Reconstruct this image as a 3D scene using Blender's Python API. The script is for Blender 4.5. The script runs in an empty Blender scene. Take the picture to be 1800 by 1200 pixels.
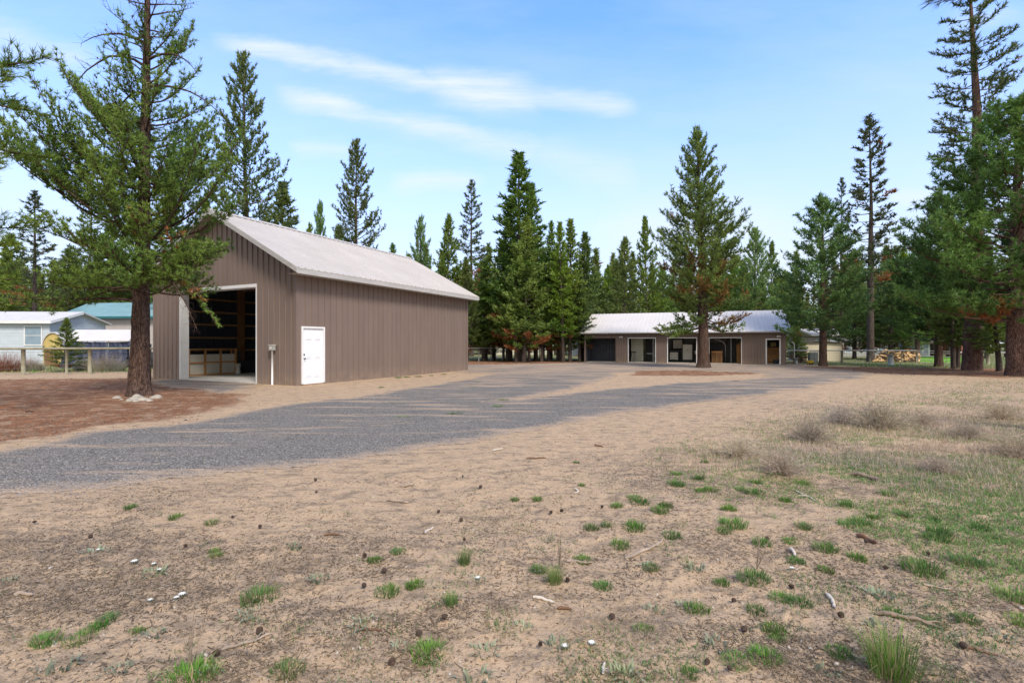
import bpy, math, random
import numpy as np
from math import radians, sin, cos, pi
random.seed(7)
scene = bpy.context.scene
COL = scene.collection
F, CX, HY, CH = 880.0, 900.0, 603.0, 1.55

def at(px, depth): return ((px-CX)/F*depth, depth)
def gd(px, py):                       # ground point seen at a photo pixel
    d = CH*F/(py-HY); return ((px-CX)/F*d, d)
def zz(py, depth): return CH+(HY-py)/F*depth

# ---------------------------------------------------------------- noise
def _h(ix, iy, s):
    n = (ix.astype(np.int64)*374761393 + iy.astype(np.int64)*668265263 + s*1274126177) & 0xffffffff
    n = ((n ^ (n >> 13))*1274126177) & 0xffffffff
    return ((n ^ (n >> 16)) & 0xffffff)/float(0xffffff)
def vn(x, y, s=0):
    x = np.asarray(x, float); y = np.asarray(y, float)
    ix = np.floor(x); iy = np.floor(y); fx = x-ix; fy = y-iy
    fx = fx*fx*(3-2*fx); fy = fy*fy*(3-2*fy)
    a = _h(ix, iy, s); b = _h(ix+1, iy, s); c = _h(ix, iy+1, s); d = _h(ix+1, iy+1, s)
    return (a*(1-fx)+b*fx)*(1-fy)+(c*(1-fx)+d*fx)*fy
def fbm(x, y, s=0, o=4):
    r = 0; a = .5; t = 0
    for i in range(o):
        r = r+a*vn(x, y, s+i*17); t += a; a *= .5; x = x*2.03+11.3; y = y*2.03+5.7
    return r/t
def sdf(x, y, poly):
    x = np.asarray(x, float); y = np.asarray(y, float)
    d = np.full(x.shape, 1e9); ins = np.zeros(x.shape, bool); n = len(poly)
    for i in range(n):
        ax, ay = poly[i]; bx, by = poly[(i+1) % n]
        ex, ey = bx-ax, by-ay; L = ex*ex+ey*ey+1e-12
        t = np.clip(((x-ax)*ex+(y-ay)*ey)/L, 0, 1)
        d = np.minimum(d, (x-ax-t*ex)**2+(y-ay-t*ey)**2)
        c = ((ay > y) != (by > y)) & (x < (bx-ax)*(y-ay)/(by-ay+1e-12)+ax)
        ins ^= c
    d = np.sqrt(d); return np.where(ins, d, -d)      # positive inside

# ---------------------------------------------------------------- node helpers
def c4(c): return (c[0], c[1], c[2], 1)
class N:
    def __init__(s, nt): s.nt = nt; s.n = nt.nodes; s.l = nt.links
    def new(s, t, **k):
        n = s.n.new(t)
        for a, b in k.items(): setattr(n, a, b)
        return n
    def put(s, sock, v):
        if isinstance(v, bpy.types.NodeSocket): s.l.new(v, sock)
        elif v is not None:
            if isinstance(v, (tuple, list)) and len(v) == 3 and sock.type == 'RGBA': v = c4(v)
            sock.default_value = v
    def obj(s): return s.new('ShaderNodeTexCoord').outputs['Object']
    def geo(s): return s.new('ShaderNodeNewGeometry').outputs['Position']
    def mapv(s, v, loc=(0,0,0), rot=(0,0,0), scale=(1,1,1), typ='POINT'):
        n = s.new('ShaderNodeMapping', vector_type=typ); s.put(n.inputs[0], v)
        n.inputs['Location'].default_value = loc; n.inputs['Rotation'].default_value = rot
        n.inputs['Scale'].default_value = scale; return n.outputs[0]
    def noise(s, v, scale, det=3, rough=.55, col=False, dist=0):
        n = s.new('ShaderNodeTexNoise'); s.put(n.inputs['Vector'], v)
        n.inputs['Scale'].default_value = scale; n.inputs['Detail'].default_value = det
        n.inputs['Roughness'].default_value = rough; n.inputs['Distortion'].default_value = dist
        return n.outputs['Color' if col else 'Fac']
    def vor(s, v, scale, out='Distance', feat='F1'):
        n = s.new('ShaderNodeTexVoronoi', feature=feat); s.put(n.inputs['Vector'], v)
        n.inputs['Scale'].default_value = scale; return n.outputs[out]
    def rng(s, v, a, b, c=0, d=1, smooth=False):
        n = s.new('ShaderNodeMapRange'); n.interpolation_type = 'SMOOTHSTEP' if smooth else 'LINEAR'
        s.put(n.inputs[0], v)
        for i, q in enumerate((a, b, c, d)): n.inputs[i+1].default_value = q
        return n.outputs[0]
    def m(s, op, a, b=None, clamp=False):
        n = s.new('ShaderNodeMath', operation=op); n.use_clamp = clamp
        s.put(n.inputs[0], a)
        if b is not None: s.put(n.inputs[1], b)
        return n.outputs[0]
    def mix(s, f, a, b, bt='MIX'):
        n = s.new('ShaderNodeMix', data_type='RGBA', blend_type=bt)
        s.put(n.inputs[0], f); s.put(n.inputs[6], a); s.put(n.inputs[7], b); return n.outputs[2]
    def attr(s, name):
        n = s.new('ShaderNodeAttribute', attribute_name=name); return n
    def sep(s, c):
        n = s.new('ShaderNodeSeparateXYZ'); s.put(n.inputs[0], c); return n.outputs
    def bump(s, h, st=.5, dist=.02):
        n = s.new('ShaderNodeBump'); s.put(n.inputs['Height'], h)
        n.inputs['Strength'].default_value = st; n.inputs['Distance'].default_value = dist
        return n.outputs[0]
def material(name):
    m = bpy.data.materials.new(name); m.use_nodes = True; m.node_tree.nodes.clear()
    w = N(m.node_tree); return m, w
def finish(m, w, col, rough=.8, metal=0, normal=None, spec=.3, trans=None):
    b = w.new('ShaderNodeBsdfPrincipled'); w.put(b.inputs['Base Color'], col)
    w.put(b.inputs['Roughness'], rough); w.put(b.inputs['Metallic'], metal)
    b.inputs['Specular IOR Level'].default_value = spec
    if normal is not None: w.put(b.inputs['Normal'], normal)
    o = w.new('ShaderNodeOutputMaterial'); out = b.outputs[0]
    if trans:
        t = w.new('ShaderNodeBsdfTranslucent'); w.put(t.inputs[0], col)
        x = w.new('ShaderNodeMixShader'); x.inputs[0].default_value = trans
        w.l.new(out, x.inputs[1]); w.l.new(t.outputs[0], x.inputs[2]); out = x.outputs[0]
    w.l.new(out, o.inputs[0]); return m

def simple(name, col, rough=.7, var=.18, scale=3, metal=0, stretch=(1,1,1), bump=.0, spec=.3, dirt=None):
    m, w = material(name)
    v = w.mapv(w.obj(), scale=stretch)
    n = w.noise(v, scale, 5, .6)
    f = w.rng(n, .3, .7)
    a = tuple(x*(1-var) for x in col); b = tuple(min(1, x*(1+var)) for x in col)
    c = w.mix(f, a, b)
    if dirt:
        n2 = w.noise(w.obj(), 1.1, 6, .7)
        c = w.mix(w.rng(n2, .48, .75, 0, dirt[1]), c, dirt[0])
    nb = w.bump(w.noise(v, scale*6, 4), bump, .01) if bump else None
    return finish(m, w, c, rough, metal, nb, spec)

def two_sided(name, outc, inc, rough=.55):
    m, w = material(name)
    n = w.noise(w.mapv(w.obj(), scale=(1.2, 1.2, .35)), 1.4, 6, .6)
    n2 = w.noise(w.obj(), 9, 4)
    c = w.mix(w.rng(n, .35, .7), tuple(x*.92 for x in outc), tuple(x*1.07 for x in outc))
    c = w.mix(w.rng(n2, .3, .75, 0, .18), c, tuple(x*.8 for x in outc))
    z = w.sep(w.obj())[2]                          # splashed dust at the foot of the wall
    low = w.m('MULTIPLY', w.rng(z, .05, .55, 1, 0), w.rng(w.noise(w.obj(), 3, 5, .7), .35, .8))
    c = w.mix(w.m('MULTIPLY', low, .55), c, (.38, .29, .2))
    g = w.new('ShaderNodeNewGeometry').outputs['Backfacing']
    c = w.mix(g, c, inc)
    return finish(m, w, c, rough, 0, w.bump(w.noise(w.mapv(w.obj(), scale=(1,1,.3)), 2.5, 2), .12, .02), .35)

M = {}
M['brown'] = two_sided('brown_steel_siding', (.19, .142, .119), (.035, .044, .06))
M['shed_brown'] = two_sided('brown_board_siding', (.18, .132, .11), (.20, .19, .16))
M['roof'] = simple('off_white_roof_metal', (.46, .42, .375), .45, .07, .7, stretch=(1, 1, 1), bump=.03, dirt=((.40, .35, .29), .3))
M['roof2'] = simple('white_roof_metal', (.60, .565, .53), .45, .05, .7, dirt=((.5, .46, .4), .12))
M['trim'] = simple('white_trim_paint', (.72, .73, .74), .5, .05, 4, dirt=((.5, .45, .38), .25))
M['door'] = simple('white_door_paint', (.78, .80, .84), .45, .03, 3)
M['greytrim'] = simple('weathered_fascia', (.42, .41, .40), .6, .12, 3, stretch=(1, 1, 4), dirt=((.3, .27, .23), .3))
M['browntrim'] = simple('brown_fascia', (.16, .125, .115), .6, .1, 3)
M['concrete'] = simple('concrete', (.46, .44, .40), .85, .12, 2.5, bump=.2, dirt=((.33, .28, .22), .4))
M['lumber'] = simple('brown_lumber', (.22, .12, .055), .8, .3, 3, stretch=(6, 6, .6), bump=.2)
M['girt'] = simple('pale_lumber', (.30, .18, .09), .8, .25, 3, stretch=(.6, .6, 6), bump=.2)
M['plywood'] = simple('orange_plywood', (.50, .26, .10), .7, .2, 2, stretch=(.7, .7, 5))
M['board'] = simple('white_board', (.62, .60, .53), .7, .08, 2)
M['cream'] = simple('cream_panel', (.52, .52, .42), .8, .06, 2)
M['black'] = simple('black_plastic', (.018, .018, .02), .5, .2, 4)
M['darkmetal'] = simple('dark_blue_metal', (.045, .05, .065), .5, .2, 2)
M['grey'] = simple('grey_paint', (.33, .34, .33), .6, .1, 4)
M['galv'] = simple('galvanised_steel', (.36, .38, .39), .45, .1, 6, metal=.5)
M['orange'] = simple('orange_plastic', (.5, .13, .04), .55, .1, 4)
M['yellow'] = simple('yellow_plastic', (.75, .5, .03), .5, .1, 4)
M['paleblue'] = simple('pale_blue_siding', (.50, .56, .63), .6, .07, 2)
M['pinkgrey'] = simple('pale_grey_siding', (.46, .42, .41), .7, .07, 2)
M['teal'] = simple('teal_roof_metal', (.19, .33, .36), .45, .12, 1.2)
M['tealdark'] = simple('teal_trim', (.03, .15, .17), .5, .1, 2)
M['tarp'] = simple('navy_tarpaulin', (.028, .036, .075), .5, .25, 1.5, bump=.2)
M['canopy'] = simple('white_canopy_cloth', (.52, .51, .52), .7, .07, 1.5)
M['yellowwall'] = simple('yellow_board', (.50, .39, .15), .8, .15, 2)
M['olivewood'] = simple('weathered_round_wood', (.26, .24, .17), .9, .25, 4, stretch=(1, 1, 1), bump=.3)
M['beige'] = simple('beige_siding', (.55, .49, .37), .75, .06, 2)
M['darkroof'] = simple('dark_shingle', (.09, .085, .08), .9, .25, 6)
M['glass'] = simple('dark_window_glass', (.05, .07, .09), .08, .2, 2, spec=.8)
M['glassblue'] = simple('pale_window_blind', (.22, .30, .38), .3, .15, 2, spec=.5)
M['rock'] = simple('pale_rock', (.36, .33, .28), .95, .3, 5, bump=.6, dirt=((.25, .2, .15), .5))
M['logwood'] = simple('split_log_faces', (.52, .34, .16), .85, .3, 5)
M['logbark'] = simple('log_bark', (.11, .075, .05), .95, .35, 8, bump=.5)
M['stick'] = simple('grey_dead_wood', (.33, .26, .20), .95, .35, 6, stretch=(1, 1, 1), bump=.4)
M['stickdk2'] = simple('weathered_branch_wood', (.21, .155, .115), .95, .45, 5, bump=.6)
M['stickdark'] = simple('brown_dead_wood', (.16, .09, .055), .95, .35, 6, bump=.4)
M['bleached'] = simple('bleached_wood', (.50, .44, .37), .9, .15, 6, bump=.3)
M['cone'] = simple('pine_cone_scales', (.075, .05, .038), .95, .4, 30, bump=.6)
M['wire'] = simple('fence_wire', (.20, .20, .19), .5, .1, 5, metal=.4)
M['pale_pipe'] = simple('pale_fence_pipe', (.50, .50, .48), .6, .1, 5)
M['petal'] = simple('white_petal', (.75, .75, .70), .8, .05, 5)
M['lamp'] = simple('lamp_lens', (.75, .75, .72), .3, .05, 5)

def bark(name, c1, c2, c3, sc=1):
    m, w = material(name)
    v = w.mapv(w.obj(), scale=(1, 1, .2))
    dv = w.new('ShaderNodeVectorMath', operation='ADD'); w.put(dv.inputs[0], v); dn = w.noise(v, 14*sc, 5, .7, col=True)
    dq = w.new('ShaderNodeVectorMath', operation='SCALE'); w.put(dq.inputs[0], dn); dq.inputs['Scale'].default_value = .09; w.put(dv.inputs[1], dq.outputs[0])
    vo = w.vor(dv.outputs[0], 24*sc, 'Distance', 'DISTANCE_TO_EDGE')
    n = w.noise(v, 9*sc, 6, .65)
    n2 = w.noise(w.obj(), 1.3, 4)
    crack = w.rng(w.m('ADD', vo, w.m('MULTIPLY', n, .12)), .05, .17)
    c = w.mix(w.rng(n, .3, .7), c1, c2)
    c = w.mix(w.rng(n2, .4, .7, 0, .6), c, c3)
    c = w.mix(crack, tuple(x*.35 for x in c1), c)
    h = w.m('ADD', w.m('MULTIPLY', crack, .7), w.m('MULTIPLY', n, .5))
    return finish(m, w, c, .95, 0, w.bump(h, .8, .03), .1)
M['bark'] = bark('pine_bark', (.075, .046, .036), (.155, .098, .075), (.12, .09, .078))
M['bark_red'] = bark('red_pine_bark', (.11, .062, .05), (.20, .125, .10), (.16, .115, .10), .8)
M['bark_grey'] = bark('grey_pine_bark', (.075, .06, .052), (.14, .11, .095), (.10, .085, .078))

def foliage(name, a, b, dead=(.30, .12, .045), trans=.24):
    m, w = material(name)
    s = w.sep(w.attr('tint').outputs['Color'])
    c = w.mix(s[0], a, b)
    n = w.noise(w.geo(), .55, 3)
    c = w.mix(w.rng(n, .35, .68, 0, .55), c, tuple(x*y for x, y in zip(b, (1.25, 1.05, .8))))
    oi = w.new('ShaderNodeObjectInfo').outputs['Random']
    hs = w.new('ShaderNodeHueSaturation'); w.put(hs.inputs['Color'], c); w.put(hs.inputs['Hue'], w.rng(oi, 0, 1, .485, .515)); w.put(hs.inputs['Value'], w.rng(w.m('FRACT', w.m('MULTIPLY', oi, 7.3)), 0, 1, .85, 1.4)); w.put(hs.inputs['Saturation'], w.rng(w.m('FRACT', w.m('MULTIPLY', oi, 3.7)), 0, 1, .85, 1.05))
    c = w.mix(s[1], hs.outputs[0], dead)
    return finish(m, w, c, .6, 0, None, .3, trans)
M['fol'] = foliage('pine_needles', (.045, .100, .017), (.150, .235, .040))
M['fol_bright'] = foliage('bright_pine_needles', (.058, .120, .018), (.180, .280, .044))
M['fol_dark'] = foliage('dark_pine_needles', (.040, .070, .022), (.115, .160, .050))
M['fol_blue'] = foliage('blue_green_needles', (.034, .092, .026), (.150, .265, .062))
M['fol_hero'] = foliage('needles_of_near_pine', (.046, .108, .014), (.165, .260, .036))
M['grass'] = foliage('grass_blades', (.042, .110, .020), (.135, .255, .05), (.42, .33, .17), .35)
M['weed'] = foliage('grey_weed_stems', (.20, .16, .13), (.40, .35, .29), (.30, .22, .12), .2)
M['silver'] = foliage('silver_green_leaves', (.13, .17, .11), (.26, .30, .21), (.25, .2, .12), .2)
M['redbush'] = foliage('red_bush_twigs', (.16, .05, .03), (.26, .10, .06), (.2, .08, .04), .2)
M['litterm'] = foliage('twig_litter', (.075, .050, .034), (.26, .19, .13), (.5, .45, .38), .05)

# ---------------------------------------------------------------- object helpers
def tag(o, label=None, cat=None, group=None, kind=None):
    if label: o['label'] = label
    if cat: o['category'] = cat
    if group: o['group'] = group
    if kind: o['kind'] = kind
    return o
def empty(name, loc=(0,0,0), rz=0, label=None, cat=None, group=None):
    o = bpy.data.objects.new(name, None); COL.objects.link(o)
    o.location = loc; o.rotation_euler = (0, 0, rz); o.empty_display_size = .2
    return tag(o, label, cat, group)
def link(name, me, parent=None):
    o = bpy.data.objects.new(name, me); COL.objects.link(o)
    if parent: o.parent = parent
    return o
def npmesh(name, V, K, mat, nv=3, tint=None, smooth=False, attrname='tint'):
    """V (n,3), K (m,nv) faces"""
    V = np.ascontiguousarray(V, dtype=np.float32); K = np.ascontiguousarray(K, dtype=np.int32)
    me = bpy.data.meshes.new(name); me.vertices.add(len(V)); me.vertices.foreach_set('co', V.ravel())
    me.loops.add(K.size); me.loops.foreach_set('vertex_index', K.ravel())
    me.polygons.add(len(K)); me.polygons.foreach_set('loop_start', np.arange(0, K.size, K.shape[1], dtype=np.int32))
    me.update(calc_edges=True)
    if smooth: me.polygons.foreach_set('use_smooth', np.ones(len(K), bool))
    if tint is not None:
        a = me.attributes.new(attrname, 'FLOAT_COLOR', 'POINT')
        a.data.foreach_set('color', np.ascontiguousarray(tint, dtype=np.float32).ravel())
    me.materials.append(mat); return me

class MB:
    def __init__(s): s.v = []; s.f = []
    def box(s, x0, y0, z0, x1, y1, z1):
        b = len(s.v)
        s.v += [(x0,y0,z0),(x1,y0,z0),(x1,y1,z0),(x0,y1,z0),(x0,y0,z1),(x1,y0,z1),(x1,y1,z1),(x0,y1,z1)]
        s.f += [tuple(b+i for i in q) for q in ((0,3,2,1),(4,5,6,7),(0,1,5,4),(1,2,6,5),(2,3,7,6),(3,0,4,7))]
        return s
    def quad(s, *p):
        b = len(s.v); s.v += list(p); s.f.append(tuple(range(b, b+len(p)))); return s
    def prism(s, poly, off):
        b = len(s.v); n = len(poly); s.v += list(poly)+[tuple(a+c for a, c in zip(p, off)) for p in poly]
        s.f += [tuple(b+i for i in range(n))[::-1], tuple(b+n+i for i in range(n))]
        for i in range(n): j = (i+1) % n; s.f.append((b+i, b+j, b+n+j, b+n+i))
        return s
    def tube(s, pts, rad, n=6, cap=True):
        P = np.array(pts, float); m = len(P)
        if np.isscalar(rad): rad = [rad]*m
        T = np.gradient(P, axis=0); T /= np.linalg.norm(T, axis=1)[:, None]+1e-9
        ref = np.array([0, 0, 1.]) if abs(T[:, 2]).mean() < .8 else np.array([1., 0, 0])
        b = len(s.v)
        for i in range(m):
            u = np.cross(T[i], ref); u /= np.linalg.norm(u)+1e-9; w = np.cross(T[i], u)
            for k in range(n):
                a = 2*pi*k/n; s.v.append(tuple(P[i]+rad[i]*(cos(a)*u+sin(a)*w)))
        for i in range(m-1):
            for k in range(n):
                k2 = (k+1) % n
                s.f.append((b+i*n+k, b+i*n+k2, b+(i+1)*n+k2, b+(i+1)*n+k))
        if cap: s.f += [tuple(b+k for k in range(n)), tuple(b+(m-1)*n+k for k in range(n))[::-1]]
        return s
    def mesh(s, name, mat, smooth=False, bevel=0):
        me = bpy.data.meshes.new(name); me.from_pydata([tuple(map(float, v)) for v in s.v], [], s.f)
        me.materials.append(mat)
        if smooth: me.polygons.foreach_set('use_smooth', np.ones(len(s.f), bool))
        me.update(); return me
    def build(s, name, mat, parent=None, smooth=False, bevel=0):
        o = link(name, s.mesh(name, mat, smooth), parent)
        if bevel:
            md = o.modifiers.new('bevel', 'BEVEL'); md.width = bevel; md.segments = 2; md.limit_method = 'ANGLE'
        return o
def copy_tree(o, parent=None):
    c = o.copy(); COL.objects.link(c); c.parent = parent
    for ch in [x for x in bpy.data.objects if x.parent == o]: copy_tree(ch, c)
    return c

# ---------------------------------------------------------------- ground zones (world metres)
G = lambda pts: [gd(*p) for p in pts]
drive_outer = G([(-700,905),(0,873),(100,866),(200,853),(300,843),(400,832),(500,822),(600,812),(700,797),(800,782),(900,765),
    (1000,745),(1100,726),(1200,712),(1300,698),(1400,685),(1490,669),(1530,659),(1500,651),(1420,646),(1383,642),(1300,640),(1160,637.5),
    (1030,636.5),(960,639),(820,641),(760,644),(815,655),(868,657),(800,670),(700,686),(600,700),(500,711),(417,724),(300,747),(150,760),
    (100,776),(0,796),(-700,850)])
drive_island = G([(870,706),(980,695),(1090,682),(1200,673),(1300,668),(1348,661),(1325,654.5),(1240,652),(1150,650.5),(1080,655),(1075,664),(1000,684)])
drive_apron = G([(272,668),(330,664),(452,673),(440,684),(380,692),(290,680)])
def drive_d(x, y):
    w = (fbm(x*.8, y*.8, 3, 3)-.5)*.7+(fbm(x*5, y*5, 4, 2)-.5)*.35
    w = w*np.clip(np.asarray(y)/14., .6, 1.6)
    d = np.minimum(sdf(x, y, drive_outer), -sdf(x, y, drive_island)+.1)
    return np.maximum(d, sdf(x, y, drive_apron)-.1)+w
def relief(x, y):
    x = np.asarray(x, float); y = np.asarray(y, float)
    r = np.hypot(x, y)
    h = (fbm(x*1.3, y*1.3, 21, 2)-.5)*.05+(fbm(x*5.5, y*5.5, 22, 4)-.5)*.040+np.maximum(fbm(x*16, y*16, 29, 2)-.62, 0)*.07
    k = np.clip(1.35-r/26, 0, 1)
    dd = np.clip(-(np.minimum(sdf(x, y, drive_outer), -sdf(x, y, drive_island)))/1.2+.05, 0, 1)
    ap = np.clip((sdf(x, y, [(-22, 15.5), (-5, 12.5), (2, 29), (-14, 36)]))/-1.5+.0, 0, 1)
    return h*k*dd*np.maximum(ap, .15)
litter_polys = [G([(-300,665),(260,665),(300,672),(420,690),(425,712),(330,740),(180,752),(0,780),(-300,800)]),
                G([(1385,643),(1800,646),(2200,650),(2200,672),(1800,664),(1600,660),(1500,652)]),
                G([(780,634),(1030,631),(1030,638),(960,641),(800,642)]),
                G([(1110,650),(1340,651),(1345,657),(1230,661),(1110,660)])]
green_polys = [G([(-900,657),(300,655),(300,628),(-900,628)]),
               G([(1385,628),(2300,628),(2300,650),(1800,649),(1560,646),(1420,642)]),
               G([(780,629),(1030,627),(1030,632),(780,634)])]
lush = G([(1612,627),(1705,627),(1705,638),(1612,636)])
weed_poly = G([(1230,800),(1440,715),(1640,672),(1810,664),(2400,690),(2600,980),(1810,960),(1600,940),(1480,880),(1330,850)])
fore_poly = G([(0,900),(700,830),(1150,800),(1320,745),(1800,700),(2600,900),(2600,1500),(-900,1500),(-900,950)])

# ---- ground sheet: rings round the viewpoint, finer where it is near
def build_ground():
    rr = [.9]
    while rr[-1] < 4: rr.append(rr[-1]*1.0085)
    while rr[-1] < 70: rr.append(rr[-1]*1.0105)
    while rr[-1] < 3500: rr.append(rr[-1]*1.15)
    rr = np.array(rr)
    fr = np.arange(-56, 56.01, .22); bk = np.arange(64, 304, 8.)
    an = np.radians(np.concatenate([fr, bk])); na = len(an)
    R, A = np.meshgrid(rr, an, indexing='ij')
    X = (R*np.sin(A)).ravel(); Y = (R*np.cos(A)).ravel()
    Z = relief(X, Y)
    V = np.stack([X, Y, Z], 1); V = np.vstack([V, [[0, 0, 0]]])
    nr = len(rr); i = np.arange(nr-1)[:, None]; j = np.arange(na)[None, :]; j2 = (j+1) % na
    K = np.stack([i*na+j, i*na+j2, (i+1)*na+j2, (i+1)*na+j], -1).reshape(-1, 4)[:, ::-1]
    jj = np.arange(na); K0 = np.stack([np.full(na, nr*na), np.full(na, nr*na), jj, (jj+1) % na], -1)
    x, y = V[:, 0], V[:, 1]
    wob = (fbm(x*.5, y*.5, 31, 4)-.5)*3.0
    lit = np.zeros(len(V)); 
    for p, s in zip(litter_polys, (1.6, 2.2, 1.2, .7)): lit = np.maximum(lit, np.clip((sdf(x, y, p)+wob*.5*s)/s+.35, 0, 1))
    gr = np.zeros(len(V))
    for p in green_polys: gr = np.maximum(gr, np.clip((sdf(x, y, p)+wob*.6)/2+.3, 0, 1)*.8)
    gr = np.maximum(gr, np.where(np.hypot(x, y) > 44, .75, 0))
    lu = np.clip(sdf(x, y, lush)/1+.5, 0, 1)
    gr = np.maximum(gr, np.clip((sdf(x, y, weed_poly)+wob*.8)/3+.2, 0, 1)*.33)
    dk = np.clip((fbm(x*.55+3, y*1.3, 41, 4)-.50)*5, 0, 1)*np.clip(sdf(x, y, fore_poly)/1.5+.5, 0, 1)
    C = np.stack([lit, gr, dk, lu], 1)
    me = bpy.data.meshes.new('ground')
    K = K.astype(np.int32); me.vertices.add(len(V)); me.vertices.foreach_set('co', V.astype(np.float32).ravel())
    T = np.stack([np.full(na, nr*na), (jj+1) % na, jj], -1).astype(np.int32)[:, ::-1]
    me.loops.add(K.size+T.size); me.loops.foreach_set('vertex_index', np.concatenate([K.ravel(), T.ravel()]))
    me.polygons.add(len(K)+len(T))
    me.polygons.foreach_set('loop_start', np.concatenate([np.arange(0, K.size, 4), K.size+np.arange(0, T.size, 3)]).astype(np.int32))
    me.update(calc_edges=True); me.polygons.foreach_set('use_smooth', np.ones(len(me.polygons), bool))
    a = me.attributes.new('zone', 'FLOAT_COLOR', 'POINT'); a.data.foreach_set('color', C.astype(np.float32).ravel())
    m, w = material('sandy_ground')
    g = w.geo(); at_ = w.attr('zone'); s = w.sep(at_.outputs['Color']); lsh = at_.outputs['Alpha']
    fine = w.noise(g, 60, 5, .7); mid = w.noise(g, 9, 6, .65); big = w.noise(g, .7, 5, .6); streak = w.noise(w.mapv(g, scale=(1, 2.2, 1)), 3.2, 7, .72)
    sand = w.mix(w.rng(mid, .3, .7), (.40, .283, .178), (.61, .448, .298))
    sand = w.mix(w.rng(fine, .3, .72), tuple(x*.80 for x in (.46, .332, .215)), sand)
    sand = w.mix(w.rng(big, .35, .7, 0, .5), sand, (.52, .368, .236))
    grit = w.rng(streak, .50, .62, 0, .9)                                   # grey-brown organic crumbs
    sand = w.mix(w.m('MULTIPLY', grit, .72), sand, (.15, .122, .095))
    pep = w.rng(w.noise(g, 27, 4, .7), .58, .66)
    sand = w.mix(w.m('MULTIPLY', pep, .8), sand, (.13, .085, .055))
    pp2 = w.rng(w.noise(g, 11, 6, .75), .56, .66)
    sand = w.mix(w.m('MULTIPLY', pp2, .38), sand, (.24, .17, .12))
    dkf = w.m('MULTIPLY', s[2], w.rng(w.noise(g, 6, 7, .75), .38, .62))
    sand = w.mix(w.m('MULTIPLY', dkf, .62), sand, (.13, .105, .088))
    ln = w.noise(g, 2.2, 7, .7); fl = w.noise(g, 26, 5, .7)
    lit_c = w.mix(w.rng(fl, .35, .65), (.085, .040, .025), (.33, .165, .09))
    lit_c = w.mix(w.rng(w.noise(g, 5, 6, .75), .5, .66, 0, .6), lit_c, (.11, .065, .048))
    lit_c = w.mix(w.rng(ln, .49, .60, 0, .8), lit_c, (.36, .25, .165))
    lit_c = w.mix(w.rng(w.noise(g, 1.9, 4, .6, dist=1), .62, .70, 0, .75), lit_c, (.44, .17, .06))
    f1 = w.rng(w.m('ADD', s[0], w.m('MULTIPLY', w.m('SUBTRACT', ln, .5), 1.6)), .32, .68, smooth=True)
    c = w.mix(f1, sand, lit_c)
    gn = w.noise(g, 3.0, 6, .75); gf = w.noise(g, 40, 4, .7)
    gcol = w.mix(w.rng(gf, .3, .7), (.085, .115, .040), (.20, .215, .10))
    gcol = w.mix(w.rng(w.noise(g, .8, 4), .4, .65, 0, .7), gcol, (.27, .23, .13))
    f2 = w.rng(w.m('ADD', s[1], w.m('MULTIPLY', w.m('SUBTRACT', gn, .5), 1.5)), .38, .72, smooth=True)
    c = w.mix(f2, c, gcol)
    c = w.mix(lsh, c, w.mix(gf, (.10, .30, .03), (.20, .42, .06)))
    h = w.m('ADD', w.m('MULTIPLY', fine, .25), w.m('ADD', w.m('MULTIPLY', mid, .8), w.m('MULTIPLY', streak, .5)))
    finish(m, w, c, .97, 0, w.bump(h, 1.0, .045), .05)
    me.materials.append(m); o = link('ground', me); return tag(o, 'bare pinkish sand with pine litter and patchy green weeds', 'ground', None, 'structure')
build_ground()

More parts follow.
